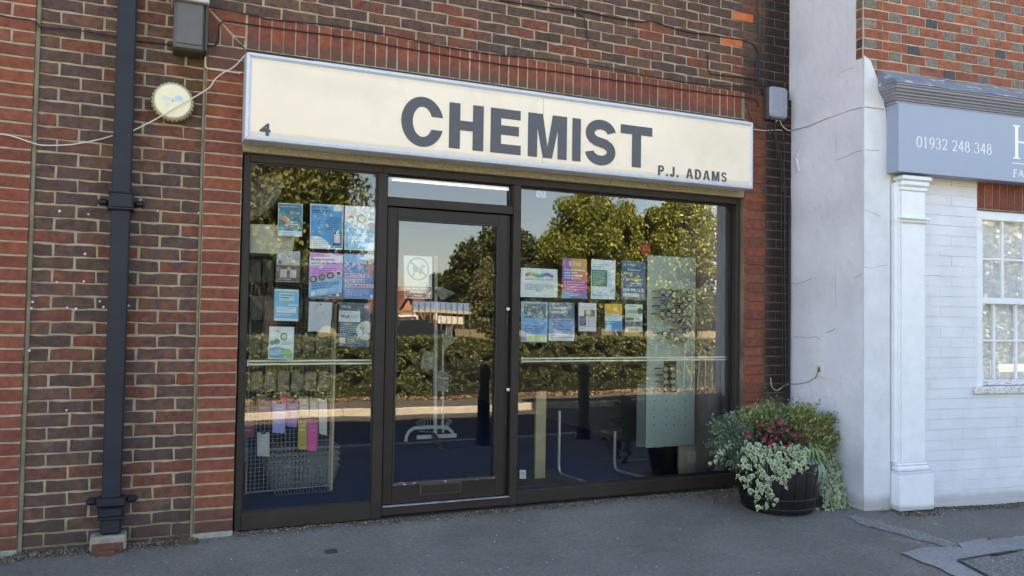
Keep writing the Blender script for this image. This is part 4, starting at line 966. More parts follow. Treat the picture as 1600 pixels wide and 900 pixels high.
# ================================================================== LEAVES
def leaf_faces(P_, size, aspect=.55, up=.3, fold=.15, jitter=.35, droop=0.0, seed=0, dirs=None):
    """P_ (n,3) leaf centres -> vertices (4n,3), quads (n,4)"""
    g = np.random.default_rng(seed); n = len(P_)
    nrm = g.normal(size=(n, 3)); nrm[:, 2] += up; nrm /= np.linalg.norm(nrm, axis=1)[:, None]
    d = g.normal(size=(n, 3)) if dirs is None else dirs + g.normal(size=(n, 3))*.35
    d[:, 2] -= droop; d -= (d*nrm).sum(1)[:, None]*nrm; d /= np.linalg.norm(d, axis=1)[:, None]+1e-9
    s = np.cross(nrm, d); L = size*(1+jitter*g.uniform(-1, 1, n))[:, None]
    a = P_-d*L*.5; b = P_+s*L*aspect*.5+nrm*L*fold*.5-d*L*.05; c = P_+d*L*.5; e = P_-s*L*aspect*.5+nrm*L*fold*.5-d*L*.05
    V = np.stack([a, b, c, e], 1).reshape(-1, 3); Fq = np.arange(4*n).reshape(n, 4); return V, Fq
def leaves(name, P_, size, m_, parent, **k):
    V, Fq = leaf_faces(P_, size, **k)
    if parent is not None and parent.type == 'EMPTY' and parent.location.length: pass
    o = fast_mesh(name, V, Fq, m_, parent); return o
def clumpy(centres, radii, n, g, flat=1.0, shell=.45):
    """points filling clumps: more near each clump's skin"""
    idx = g.integers(0, len(centres), n); u = g.normal(size=(n, 3)); u /= np.linalg.norm(u, axis=1)[:, None]
    r = g.uniform(0, 1, n)**shell; R__ = np.asarray(radii)[idx]
    return np.asarray(centres)[idx] + u*(r*R__)[:, None]*np.array([1, 1, flat])
lf_lime = mat('lime_leaf', (.12, .13, .03), island=[(.045,.07,.018),(.085,.11,.025),(.17,.18,.04),(.27,.24,.055),(.07,.10,.022)], rough=.5, trans=.22)
lf_yellow = mat('autumn_leaf', (.16, .15, .03), island=[(.035,.065,.015),(.07,.11,.024),(.22,.24,.04),(.44,.40,.06),(.13,.17,.03),(.05,.085,.02)], rough=.5, trans=.28)
lf_dark = mat('dark_leaf', (.03, .045, .02), island=[(.028,.040,.014),(.045,.062,.020),(.07,.085,.03),(.04,.05,.018)], rough=.5, trans=.15)
lf_pale = mat('grey_green_leaf', (.10, .12, .05), island=[(.075,.095,.04),(.13,.145,.065),(.18,.18,.08)], rough=.5, trans=.25)
lf_hedge = mat('hedge_leaf', (.08, .085, .025), island=[(.018,.036,.012),(.05,.085,.024),(.11,.15,.045),(.20,.19,.055),(.035,.06,.02),(.08,.075,.03)], rough=.45, trans=.15)
lf_fall = mat('fallen_leaf', (.30, .14, .05), island=[(.20,.12,.05),(.30,.21,.09),(.14,.07,.035),(.38,.29,.14)], rough=.7)
def tree(name, label, base, height, crown, trunk_r, n_leaf, size, m_, seed, group=None, flat=1.0, droop=.2, clump=.33, nclump=60, aspect=.6, low=.25, sparse=1.0):
    """crown = (rx, ry, rz, centre height)"""
    g = np.random.default_rng(seed); t = thing(name, label, 'tree', group); bx, by, bz = base; rx, ry, rz, ch = crown
    tr = MB(); pts = []
    for i in range(7): k = i/6; pts.append((bx+.25*math.sin(k*3+seed)*k*rx*.3, by+.2*math.cos(k*2+seed)*k, bz-.2+(ch+rz*.35)*k))
    tr.tube(pts, [trunk_r*(1.25-.95*i/6) for i in range(7)], 9); tr.build('trunk', bark, t, smooth=True)
    cs = []; rs = []
    u = g.normal(size=(nclump, 3)); u /= np.linalg.norm(u, axis=1)[:, None]; q = g.uniform(.25, 1, nclump)**.6
    cs = np.array([bx, by, bz+ch]) + u*q[:, None]*np.array([rx, ry, rz])*.84; rs = clump*min(rx, rz)*g.uniform(.55, 1.15, nclump)
    lm = MB()
    for i in range(0, nclump, 2):
        c = cs[i]; k = 2+int(g.integers(0, 4)); s = Vector(pts[min(6, k)]); mid = (s+Vector(c))/2+Vector(g.normal(size=3)*.12*rx*.4)
        lm.tube([s, mid, Vector(c)], [trunk_r*.35, trunk_r*.2, trunk_r*.06], 5)
    lm.build('limbs', bark, t)
    P_ = clumpy(cs, rs, int(n_leaf*sparse), g, flat); 
    leaves('crown', P_, size, m_, t, droop=droop, seed=seed+1, aspect=aspect)
    settle(t, (bx, by, bz)); return t

# ================================================================== PLANTER
bc = at(1215, 740, -.50); BX, BY = bc.x, -.50; BZ = gz(BX, BY)-.005; BH = .36
bar_ = thing('half_barrel_planter', 'black half barrel planter with two wire hoops standing by the lilac pillar', 'planter')
def brad(t): return .255+.045*math.sin(min(1, t*1.15)*math.pi*.55)
NS = 20
for i in range(NS):
    a0, a1 = 2*math.pi*i/NS+.008, 2*math.pi*(i+1)/NS-.008; vs = []; fs = []; K = 7
    for j in range(K+1):
        r = brad(j/K); z = BZ+BH*j/K
        for a, rr_ in ((a0, r), ((a0+a1)/2, r*1.006), (a1, r), (a1, r-.02), (a0, r-.02)): vs.append((BX+rr_*math.cos(a), BY+rr_*math.sin(a), z))
    for j in range(K):
        for q_ in range(5): fs.append((j*5+q_, j*5+(q_+1) % 5, j*5+5+(q_+1) % 5, j*5+5+q_))
    fs += [(4, 3, 2, 1, 0), tuple(range(K*5, K*5+5))]
    MB().add(vs, fs).build('stave', barrel_m, bar_)
for t in (.10, .30, .86):
    mb = MB(); r = brad(t)+.004; mb.lathe([(r, BH*t-.006), (r+.003, BH*t-.003), (r+.003, BH*t+.003), (r, BH*t+.006)], (BX, BY, BZ), 40); mb.build('hoop', mat('dull_hoop', (.022,.023,.026), metal=.5, rough=.4), bar_, smooth=True)
MB().lathe([(.235, -.0), (.25, .03)], (BX, BY, BZ), 24).build('base_board', barrel_m, bar_)
MB().lathe([(.28, BH-.06), (.12, BH-.03), (.02, BH-.02)], (BX, BY, BZ), 20).build('compost', soil, bar_)
settle(bar_, (BX, BY, BZ))
RIM = BZ+BH
lf_hebe = mat('variegated_shrub_leaf', (.15, .20, .06), island=[(.10,.16,.045),(.20,.26,.09),(.36,.38,.15),(.13,.19,.05),(.27,.30,.12)], rough=.5, trans=.15)
lf_glauc = mat('glaucous_leaf', (.10, .17, .12), island=[(.055,.11,.075),(.10,.18,.12),(.17,.26,.17),(.08,.14,.10)], rough=.5, trans=.12)
lf_gold = mat('gold_shrub_leaf', (.25, .27, .05), island=[(.13,.17,.035),(.28,.31,.08),(.44,.44,.15),(.18,.23,.05),(.10,.14,.035)], rough=.5, trans=.15)
lf_beg = mat('begonia_leaf', (.05, .02, .022), island=[(.035,.02,.022),(.07,.028,.03),(.04,.045,.022),(.09,.035,.035)], rough=.35)
stem_m = mat('green_stem', (.10, .12, .05), rough=.7)
def shrub(name, label, px_list, y, n, size, m_, seed, aspect=.4, spread=.05, root=None):
    """sprays: stems rising from the barrel, small leaves along each"""
    g = np.random.default_rng(seed); t = thing(name, label, 'plant'); root = Vector(root or (BX, BY, RIM-.06)); st_ = MB(); P_ = []; D_ = []
    for i in range(n):
        u, v, rad = px_list[g.integers(0, len(px_list))]; yy = y+g.uniform(-.10, .10)
        tip = at(u+g.normal()*rad*.55, v+g.normal()*rad*.5, yy); mid = root.lerp(tip, .5)+Vector((g.normal()*.03, g.normal()*.03, .05))
        r0 = root+Vector((g.uniform(-.06, .06), g.uniform(-.05, .05), 0)); cv = [r0, r0.lerp(mid, .6), mid, mid.lerp(tip, .55), tip]
        st_.tube(cv, [.003, .0025, .002, .0015, .001], 4, cap=False)
        L_ = 24
        for k in range(L_):
            f_ = .30+.70*k/L_; s = (1-f_)**2*r0+2*f_*(1-f_)*mid+f_*f_*tip; dd = (tip-mid).normalized()
            P_.append(s+Vector(g.normal(size=3)*size*.45)); D_.append(dd)
    st_.build('stem', stem_m, t); V, Fq = leaf_faces(np.array([tuple(p) for p in P_]), size, aspect=aspect, up=.3, seed=seed, dirs=np.array([tuple(d) for d in D_])*1.0)
    fast_mesh('foliage', V, Fq, m_, t); settle(t, tuple(root)); return t
R1 = (BX-.08, BY+.06, RIM-.06)
shrub('variegated_shrub', 'bushy green and cream shrub at the back left of the barrel', [(1190,645,22),(1215,638,18),(1165,650,18),(1240,646,18),(1145,655,14),(1200,665,20)], -.40, 420, .030, lf_hebe, 31, root=R1)
shrub('glaucous_shrub', 'blue-green fine leaved shrub leaning over the barrel towards the shop window', [(1130,690,20),(1150,705,20),(1160,680,20),(1118,662,12),(1175,718,14),(1118,700,16),(1185,695,14),(1150,725,14),(1135,655,14)], -.56, 460, .022, lf_glauc, 32, aspect=.55, root=(BX-.12, BY-.05, RIM-.06))
shrub('golden_shrub', 'tall yellow-green shrub at the right of the barrel against the pillar', [(1270,644,16),(1285,664,20),(1300,690,16),(1252,636,12),(1292,712,16),(1310,680,9),(1270,700,18),(1300,650,10)], -.50, 460, .029, lf_gold, 33, root=(BX+.12, BY, RIM-.06))
# begonia: dark leaves, red flowers
bg_ = thing('red_begonia', 'dark leaved plant with red flowers in the middle of the barrel', 'plant'); g = np.random.default_rng(5); P_ = []
for i in range(420):
    u, v = 1213+g.normal()*24, 686+g.normal()*13; P_.append(tuple(at(u, v, BY-.17+g.uniform(-.05, .16))))
V, Fq = leaf_faces(np.array(P_), .040, aspect=.6, up=.4, seed=3); fast_mesh('foliage', V, Fq, lf_beg, bg_)
redf = mat('red_petal', (.36, .008, .025), rough=.45, island=[(.20,.005,.015),(.36,.010,.03),(.26,.006,.018)])
for (u, v, s) in ((1189,663,1.1),(1217,659,1.3),(1202,672,1.2),(1228,671,1.1),(1240,678,.9),(1249,681,1.0),(1193,687,1.2),(1203,693,1.2),(1212,685,.8),(1230,700,1.7),(1169,680,1.0),(1209,667,.6),(1205,665,.6),(1221,676,.6),(1186,678,.6)):
    c = at(u, v, BY-.26+rnd.uniform(0, .03)); mb = MB()
    for k in range(6):
        a = 2*math.pi*k/6+rnd.random(); r = .019*s; tip = c+Vector((math.cos(a)*r, rnd.uniform(-.012, .006), math.sin(a)*r*.8)); sd_ = Vector((-math.sin(a), 0, math.cos(a)))*r*.5; md = c.lerp(tip, .6)+Vector((0, -.006, 0))
        mb.add([c, md+sd_, tip, md-sd_], [(0, 1, 2, 3)])
    mb.build('flower', redf, bg_)
settle(bg_, (BX, BY-.1, RIM-.06))
# ivy with cream margins: each leaf five-lobed, green heart on a cream blade
ivy_g = mat('ivy_green', (.09, .15, .06), island=[(.07,.12,.05),(.13,.20,.08),(.17,.24,.12)], rough=.45)
ivy_w = mat('ivy_cream', (.55, .58, .42), island=[(.42,.48,.28),(.55,.58,.40),(.34,.42,.22)], rough=.5)
def ivy(name, label, strands, size, seed, per=11):
    per = int(per*1.5)
    g = np.random.default_rng(seed); t = thing(name, label, 'plant'); A = MB(); S = MB()
    shape = [(0, -.45), (.30, -.38), (.52, -.02), (.26, .08), (0, .62), (-.26, .08), (-.52, -.02), (-.30, -.38)]
    for pts in strands:
        Q = [Vector(p) for p in pts]; S.tube(Q, .0018, 4, cap=False); n = len(Q)
        for k in range(per):
            f_ = (k+.5)/per*(n-1); i = min(int(f_), n-2); c = Q[i].lerp(Q[i+1], f_-i)+Vector(g.normal(size=3)*size*.45)+Vector((0, -.012, 0))
            nr = Vector((g.normal()*.45, -1, .35+g.normal()*.35)).normalized(); dn = Vector((g.normal()*.5, 0, -1)); dn = (dn-nr*dn.dot(nr)).normalized(); sd_ = nr.cross(dn); s = size*g.uniform(.6, 1.3)
            vs = [c+nr*.0]+[c+sd_*x*s+dn*z*s-nr*(.12*s*(abs(x)+abs(z))) for x, z in shape]
            A.add(vs, [(0, 1+i_, 1+(i_+1) % 8) for i_ in range(8)], mi=0)
            vs = [c+nr*.0012]+[c+nr*.0012+sd_*x*s*.74+dn*z*s*.74-nr*(.12*s*.74*(abs(x)+abs(z))) for x, z in shape]
            A.add(vs, [(0, 1+i_, 1+(i_+1) % 8) for i_ in range(8)], mi=1)
    S.build('stem', stem_m, t); A.build('foliage', [ivy_w, ivy_g], t); settle(t, tuple(strands[0][0])); return t
def strand(px, y0, y1): n = len(px); return [tuple(at(u, v, y0+(y1-y0)*i/(n-1))) for i, (u, v) in enumerate(px)]
g = np.random.default_rng(9); S_ = []
for i in range(19):
    x0 = 1162+i*5.2; ln = [50, 58, 74, 90, 66, 56, 98, 94, 84, 50, 44, 56, 48, 36, 40, 34, 30, 26, 24][i]
    S_.append(strand([(x0+4, 696), (x0+g.normal()*3, 706), (x0-2+g.normal()*4, 706+ln*.35), (x0+g.normal()*5+2, 706+ln*.7), (x0+g.normal()*5+ (6 if i in (5, 6, 7) else 0), 706+ln*.95)], BY-.22, BY-.335))
ivy('trailing_ivy', 'cream edged ivy trailing down the front of the black barrel', S_, .038, 4, per=11)
S_ = []
for i in range(24):
    x0 = 1276+i*1.5; ln = g.uniform(55, 92); S_.append(strand([(x0-8, 712), (x0+2+g.normal()*3, 725), (x0+6+g.normal()*4, 725+ln*.4), (x0+8+g.normal()*6, 725+ln*.75), (x0+12+g.normal()*9, min(801, 720+ln))], BY-.02, BY-.20))
ivy('trailing_ivy', 'paler ivy spilling down the right side of the barrel to the ground', S_, .023, 6, per=14)
ivy('trailing_ivy', 'single long ivy strand reaching from the barrel across the dark window corner', [strand([(1142,690),(1132,698),(1126,706),(1122,714),(1112,722),(1106,730)], BY-.16, BY-.2)], .026, 8, per=11)
sp_ = thing('strap_leaf_plant', 'clump of long arching green strap leaves at the right of the begonia', 'plant')
for i in range(26):
    a = g.uniform(-1.15, 1.15); c = at(1268, 706, BY-.16); L_ = g.uniform(.10, .19); mb = MB(); n = 7; vs = []
    for k in range(n+1):
        f_ = k/n; x = math.sin(a)*L_*f_*1.1; z = (math.cos(a)*.75+.2)*L_*(f_*1.5-f_*f_*(1.3 if i < 18 else 2.6)); y = -.05*f_; ww = .006*math.sin(math.pi*(.15+.83*f_))*(1 if i < 18 else 1.9)
        vs += [c+Vector((x-ww, y, z)), c+Vector((x+ww, y-.003, z))]
    mb.add(vs, [(2*k, 2*k+1, 2*k+3, 2*k+2) for k in range(n)]).build('strap_leaf', mat('strap_leaf_green', (.12, .19, .07), rough=.5, var=.3, vscale=30), sp_)
for i, (u, v) in enumerate(((1258,752),(1266,756),(1276,760),(1284,764))):
    c = at(1262+i*5, 716, BY-.2); e = at(u, v, BY-.27); mb = MB(); vs = []; n = 6
    for k in range(n+1): f_ = k/n; p = c.lerp(e, f_)+Vector((0, -.05*math.sin(f_*math.pi), .02*math.sin(f_*math.pi))); ww = .004+.014*math.sin(math.pi*min(1, f_*.95+.02)); vs += [p-Vector((ww, 0, 0)), p+Vector((ww, .004, 0))]
    mb.add(vs, [(2*k, 2*k+1, 2*k+3, 2*k+2) for k in range(n)]).build('broad_leaf', mat('sage_leaf', (.14, .21, .14), rough=.5, var=.2, vscale=30), sp_)
settle(sp_, (BX+.1, BY-.15, RIM-.06))

# ================================================================== GROUND DETAIL
def patch(name, pts, m_, lift, label=None, holes=None):
    """a flat irregular patch lying on the pavement, cut into small triangles so that it follows the slope"""
    mb = MB(); n = len(pts); cx = sum(p[0] for p in pts)/n; cy = sum(p[1] for p in pts)/n; vs = []; K = 5
    for k in range(K+1):
        f_ = k/K
        for x, y in pts: X = cx+(x-cx)*f_; Y = cy+(y-cy)*f_; vs.append((X, Y, gz(X, Y)+wob(X, Y)+lift))
    fs = [(k*n+i, k*n+(i+1) % n, (k+1)*n+(i+1) % n, (k+1)*n+i) for k in range(1, K) for i in range(n)]
    fs += [tuple([i, n+i, n+(i+1) % n]) for i in range(n)]
    o = mb.add(vs, fs).build(name, m_); o['kind'] = 'structure'; return o
def gp(u, v):
    z = -.08
    for _ in range(4): p = atz(u, v, z); z = gz(p.x, p.y)
    return p.x, p.y
def rough_poly(px, step=.05, amp=.010):
    P_ = [gp(*q) for q in px]; out = []
    for i in range(len(P_)):
        a, b = Vector(P_[i]), Vector(P_[(i+1) % len(P_)]); k = max(1, int((b-a).length/step)); nn = Vector((-(b-a).y, (b-a).x)).normalized()
        for j in range(k): q = a.lerp(b, j/k); q += nn*amp*2*(noise.noise(Vector((q.x*9, q.y*9, 2)))); out.append((q.x, q.y))
    return out
patch('gravel_strip', rough_poly([(1322,808),(1335,806),(1360,810),(1400,822),(1440,833),(1480,845),(1505,856),(1510,866),(1495,862),(1465,853),(1420,840),(1375,830),(1340,818)], amp=.030), gravel_m, .005)
patch('concrete_patch', rough_poly([(1408,866),(1440,858),(1478,856),(1500,858),(1496,851),(1520,846),(1600,839),(1640,835),(1660,862),(1600,862),(1500,877),(1494,880),(1530,897),(1545,905),(1500,905),(1480,896)], amp=.020), patch_m, .0085)
patch('pebble_slab', rough_poly([(1500,880),(1560,872),(1600,863),(1680,850),(1760,920),(1560,912),(1530,897)], step=.2, amp=.001), pebble_m, .0125)
mb = MB(); e0, e1, e2 = gp(1497, 879), gp(1600, 862), gp(1550, 907)
def gline(a, b, w_, lift, m_, nm):
    a, b = Vector(a), Vector(b); nn = Vector((-(b-a).y, (b-a).x)).normalized()*w_/2; mb = MB(); vs = []; K = 10
    for k in range(K+1): q = a.lerp(b, k/K); vs += [(*(q-nn), gz(*(q-nn))+wob(*(q-nn))+lift), (*(q+nn), gz(*(q+nn))+wob(*(q+nn))+lift)]
    o = mb.add(vs, [(2*k, 2*k+1, 2*k+3, 2*k+2) for k in range(K)]).build(nm, m_); o['kind'] = 'structure'
seam = mat('dark_seam', (.02, .02, .022), rough=.9)
gline(e0, e1, .014, .0165, seam, 'slab_seam'); gline(e0, e2, .02, .0165, seam, 'slab_seam')
# grit, straw and dead leaves gathered along the foot of the walls
g = np.random.default_rng(21); P_ = []
for i in range(15000):
    a = g.uniform(0, 1)
    if a < .30: x, y = g.uniform(-1.15, -.2), -.01-abs(g.normal())*.05
    elif a < .62: x, y = g.uniform(0, 3.9), .02-abs(g.normal())*.055
    elif a < .74: x, y = g.uniform(3.4, 4.42), -.02-abs(g.normal())*.18
    elif a < .80: x, y = g.uniform(-1.6, -1.1), -.05-abs(g.normal())*.05
    else: s = g.uniform(.2, 1.9); q = nb(s, .0+abs(g.normal())*.055+(.10 if s < .6 else 0), 0); x, y = q.x, q.y
    P_.append((x, y, gz(x, y)+wob(x, y)+.004))
P_ = np.array(P_)
lit = mat('litter_grit', (.2, .16, .1), island=[(.07,.055,.035),(.14,.10,.06),(.26,.20,.12),(.045,.038,.03),(.34,.29,.22),(.09,.07,.045)], rough=.9)
V, Fq = leaf_faces(P_, .013, aspect=.5, up=2.0, seed=4, jitter=.8); o = fast_mesh('litter', V, Fq, lit); tag(o, 'straw, grit and crumbled leaves gathered along the foot of the walls', 'litter', kind='stuff')
P_ = []
for i in range(420):
    x, y = g.uniform(-1.5, 4.2), -g.uniform(0, 1)**1.5*1.6; P_.append((x, y, gz(x, y)+wob(x, y)+.003))
V, Fq = leaf_faces(np.array(P_), .008, aspect=.8, up=3, seed=14, jitter=.7); o = fast_mesh('grit', V, Fq, mat('pale_grit', (.4,.38,.33), rough=.9, island=[(.25,.23,.2),(.5,.47,.42),(.6,.58,.54)])); tag(o, 'scattered pale grit on the asphalt pavement', 'grit', kind='stuff')
def dead_leaf(u, v, s, label, m_):
    x, y = gp(u, v); z = gz(x, y)+wob(x, y)+.004; mb = MB(); pts = [(1, 0), (.5, .45), (-.2, .5), (-.9, .15), (-.9, -.15), (-.2, -.5), (.5, -.4)]; a = rnd.uniform(0, 6)
    vs = [(0, 0, .006)]+[((px*math.cos(a)-py*math.sin(a))*s, (px*math.sin(a)+py*math.cos(a))*s, .004+.4*s*abs(py)+.15*s*rnd.random()) for px, py in pts]
    o = mb.add(vs, [(0, i+1, (i+1) % 7+1) for i in range(7)]).build('dead_leaf', m_); o.location = (x, y, z); tag(o, label, 'leaf')
dlm = mat('tan_dead_leaf', (.32, .21, .13), rough=.8, var=.3, vscale=60); dlw = mat('pale_dead_leaf', (.5, .49, .44), rough=.8)
for (u, v, s, lab, mm) in ((1380,800,.035,'curled tan leaf on the ground in front of the pillar gap',dlm),(1392,797,.03,'tan leaf lying against the pilaster base block',dlm),(1432,803,.028,'brown leaf just in front of the pilaster base block',dlm),(1440,801,.02,'small leaf right of the pilaster base block',dlm),(1461,820,.014,'small white scrap on the asphalt right of the pilaster',dlw),(818,818,.012,'tiny pale leaf on the asphalt below the door mullion',dlw),(1546,845,.02,'dark scrap lying on the concrete patch',seam)): dead_leaf(u, v, s, lab, mm)
# small covers and stains in the asphalt
x0, y0 = gp(517, 862); cv = MB(); cv.box(-.035, .035, -.03, .03, 0, .006, b=.003); o = cv.build('stop_tap_cover', mat('dark_cover', (.035,.035,.04), rough=.6)); o.location = (x0, y0, gz(x0, y0)+.002); tag(o, 'small dark stop tap cover in the asphalt left of the shop window', 'cover')
gum_m = mat('trodden_gum', (.24, .235, .22), rough=.9, var=.2, vscale=40)
g_ = random.Random(3); mb = MB()
for i in range(46):
    x, y = g_.uniform(-1.4, 4.6), -g_.uniform(.35, 3.2); r = g_.uniform(.006, .014); z = gz(x, y)+wob(x, y)+.0045
    mb.add([(x, y, z+.0006)]+[(x+r*g_.uniform(.75, 1.2)*math.cos(R_(a)), y+r*g_.uniform(.75, 1.2)*math.sin(R_(a)), z) for a in range(0, 360, 45)], [(0, k+1, (k+1) % 8+1) for k in range(8)])
tag(mb.build('chewing_gum', gum_m), 'grey spots of trodden gum dotted over the asphalt pavement', 'gum', kind='stuff')
# cable-fixings, snails on the wall etc.
sn = mat('pale_snail', (.55, .60, .58), rough=.5)
for i, (u, v) in enumerate(((93,330),(138,335),(246,330),(51,472),(49,482),(105,481),(119,483),(156,471),(162,480),(201,478),(45,548),(104,641),(131,440),(133,397),(311,333),(89,441))):
    p = at(u, v, YW-.012); o = MB().lathe([(.006, -.003), (.0075, .002), (.005, .006), (.0, .008)], (0, 0, 0), 8, 'y').build('snail', sn); o.location = p; o.scale = [rnd.uniform(.8, 1.3)]*3
    side_w = 'left' if u < 175 else 'right'; hgt_ = ['just below its upper collar', 'at mid height', 'low on the bricks'][0 if v < 345 else 1 if v < 500 else 2]
    tag(o, f"tiny pale snail {side_w} of the drainpipe, {hgt_}", 'snail', 'snails on the brown brick wall')

# ================================================================== POSTERS
def poster(name, label, cat, px, elems, y=None, paper=(.82, .84, .86), wavy=False, group=None):
    if y is None: y = .070 if px[0][0] < 600 else .110
    TL, TR, BR_, BL = [at(u, v, y) for u, v in px]
    def M2(s, t): a = TL.lerp(TR, s); b = BL.lerp(BR_, s); return a.lerp(b, t)
    mb = MB(); N = 8; vs = []
    for j in (0, 1):
        for i in range(N+1):
            s = i/N; p = M2(s, j if not (wavy and j) else 1-.06*math.sin(s*math.pi*1.0)**2-.03*math.sin(s*9)); vs.append(p)
    n1 = N+1; vs += [v+Vector((0, .0006, 0)) for v in vs]
    fs = [(i, i+1, n1+i+1, n1+i) for i in range(N)]+[(2*n1+i, 3*n1+i, 3*n1+i+1, 2*n1+i+1) for i in range(N)]
    mb.add(vs, fs, paper)
    lay = 0
    def T(s, yy, t): p = M2(s, 1-t); return Vector((p.x, y-.0004*(lay+1)-yy*0, p.z))
    r_ = random.Random(hash(label) & 0xfff if False else len(label)*7)
    for e in elems:
        k = e[0]; lay += .5 if lay > 4 else 1
        if k == 'r': mb.add([T(e[1], 0, 1-e[4]), T(e[3], 0, 1-e[4]), T(e[3], 0, 1-e[2]), T(e[1], 0, 1-e[2])], [(0, 1, 2, 3)], e[5])
        if k == 'q': mb.add([T(a, 0, 1-b) for a, b in e[1]], [tuple(range(len(e[1])))], e[2])
        if k == 'c':
            asp = (TR-TL).length/(TL-BL).length; rr_ = e[3]
            mb.add([T(min(1, max(0, e[1]+rr_*math.cos(R_(a)))), 0, 1-min(1, max(0, e[2]+rr_*asp*math.sin(R_(a))))) for a in range(0, 360, 24)], [tuple(range(15))], e[4])
        if k == 'o':     # ring
            asp = (TR-TL).length/(TL-BL).length; n = 28; vs = []
            for q_ in range(n):
                a = 2*math.pi*q_/n
                for rr_ in (e[3], e[3]-e[4]): vs.append(T(e[1]+rr_*math.cos(a), 0, 1-(e[2]+rr_*asp*math.sin(a))))
            mb.add(vs, [(2*q_, 2*q_+1, (2*q_+3) % (2*n), (2*q_+2) % (2*n)) for q_ in range(n)], e[5])
        if k == 't': text_fit(mb, e[5], T, e[1], e[3], 1-e[4], 1-e[2], col=e[6], bold=(e[7] if len(e) > 7 else 0.0))
        if k == 'l':     # lines of print too small to read: words as short bars
            x0, y0, x1, n, dy, c = e[1:7]; hgt = dy*.42
            for q_ in range(n):
                x = x0; yy = y0+q_*dy; xe = x1-(0 if q_ < n-1 else (x1-x0)*.3)
                while x < xe-.01:
                    ww = min(r_.uniform(.03, .10), xe-x); mb.add([T(x, 0, 1-yy-hgt), T(x+ww, 0, 1-yy-hgt), T(x+ww, 0, 1-yy), T(x, 0, 1-yy)], [(0, 1, 2, 3)], c); x += ww+.018
        if k == 'b':     # a small busy picture: irregular patches of colour
            x0, y0, x1, y1, cols, n = e[1:7]
            for q_ in range(n):
                cx, cy, rr_ = r_.uniform(x0, x1), r_.uniform(y0, y1), r_.uniform(.03, .10)*(x1-x0+.2); lay += .06
                mb.add([T(min(x1, max(x0, cx+rr_*math.cos(R_(a))*r_.uniform(.6, 1))), 0, 1-min(y1, max(y0, cy+rr_*.7*math.sin(R_(a))*r_.uniform(.6, 1)))) for a in range(0, 360, 40)], [tuple(range(9))], cols[q_ % len(cols)])
    return tag(mb.build(name, print_m), label, cat, group)
Wt = (.80,.83,.85); Bl = (.12,.33,.62); Lb = (.28,.55,.78); Nv = (.03,.08,.22); Bk = (.03,.03,.04); Sk = (.32,.62,.80)
poster('poster', 'small teal poster of swimming children, top left of the left window', 'poster', [(435,317),(473,319),(472,370),(434,368)],
  [('r',.02,.02,.98,.84,(.03,.20,.30)),('b',.05,.22,.95,.82,[(.03,.24,.42),(.10,.45,.50),(.05,.14,.25),(.22,.55,.50)],26),('q',[(.05,.38),(.35,.40),(.45,.55),(.46,.68),(.30,.72),(.32,.58),(.05,.48)],(.60,.30,.16)),('c',.38,.66,.08,(.65,.22,.42)),('c',.55,.28,.08,(.55,.42,.34)),('c',.86,.72,.07,(.5,.4,.35)),('t',.08,.07,.78,.13,'help your child to',Wt),('l',.5,.55,.8,3,.07,Wt),('r',.02,.86,.98,.99,(.55,.74,.82)),('l',.06,.89,.75,2,.045,Bl)])
poster('card', 'plain pale cream card low behind the teal poster, left edge of the left window', 'card', [(391.5,350),(462,352),(457,398),(390,395)], [('r',.38,.02,.39,.98,(.50,.48,.34))], y=.11, paper=(.42,.41,.30))
poster('poster', 'bright blue health checks poster with a white quarter circle, top middle of the left window', 'poster', [(485,318),(537,321),(535,390),(484,388)],
  [('r',.02,.02,.98,.97,(.07,.36,.66)),('b',.04,.2,.45,.68,[(.25,.58,.80),(.04,.27,.58),(.14,.45,.74)],22),('t',.05,.05,.56,.10,'Surrey heart',Nv,.02),('t',.05,.12,.64,.17,'health checks',Nv,.02),('r',.70,.05,.96,.14,Wt),('l',.06,.19,.7,1,.03,Nv),('l',.45,.28,.93,7,.045,(.03,.16,.40)),('q',[(.02,.98),(.02,.73),(.2,.72),(.36,.75),(.5,.82),(.60,.92),(.62,.98)],Wt),('t',.04,.775,.42,.80,'MORE INFORMATION',Nv),('l',.1,.83,.52,3,.045,Lb),('r',.70,.62,.94,.91,(.03,.07,.12)),('r',.72,.66,.92,.86,(.66,.66,.68))])
poster('poster', 'white and sky blue poster with drawn people, top right of the left window', 'poster', [(539,321),(590,324),(589,392),(538,390)],
  [('r',.02,.50,.98,.98,(.30,.60,.85)),('r',.02,.35,.25,.52,(.42,.66,.88)),('c',.20,.27,.075,(.60,.20,.12)),('c',.20,.30,.05,(.75,.58,.42)),('o',.50,.28,.13,.03,(.42,.38,.42)),('c',.50,.29,.09,(.85,.80,.76)),('q',[(.28,.52),(.35,.38),(.65,.38),(.74,.52)],(.80,.86,.90)),('l',.3,.40,.7,3,.04,(.5,.55,.6)),('t',.62,.11,.88,.145,'NHS',(.5,.5,.55)),('c',.80,.27,.06,(.45,.62,.60)),('c',.82,.44,.10,(.80,.55,.62)),('l',.12,.62,.8,4,.05,Wt),('b',.05,.78,.55,.96,[(.2,.48,.78),(.45,.70,.9)],12),('r',.72,.82,.93,.97,Wt)])
poster('poster', 'dim photo flyer with two pale squares, below the teal poster in the left window', 'poster', [(433,391),(469,393),(468,441),(430,440)],
  [('r',0,.0,1,.45,(.40,.44,.48)),('b',.05,.02,.95,.43,[(.6,.62,.64),(.15,.15,.16),(.3,.33,.33)],16),('r',0,.46,1,.98,(.13,.08,.10)),('r',.18,.60,.45,.86,(.40,.48,.52)),('r',.58,.60,.86,.86,(.45,.50,.54)),('l',.1,.9,.9,1,.05,(.5,.5,.5))], paper=(.45,.47,.5))
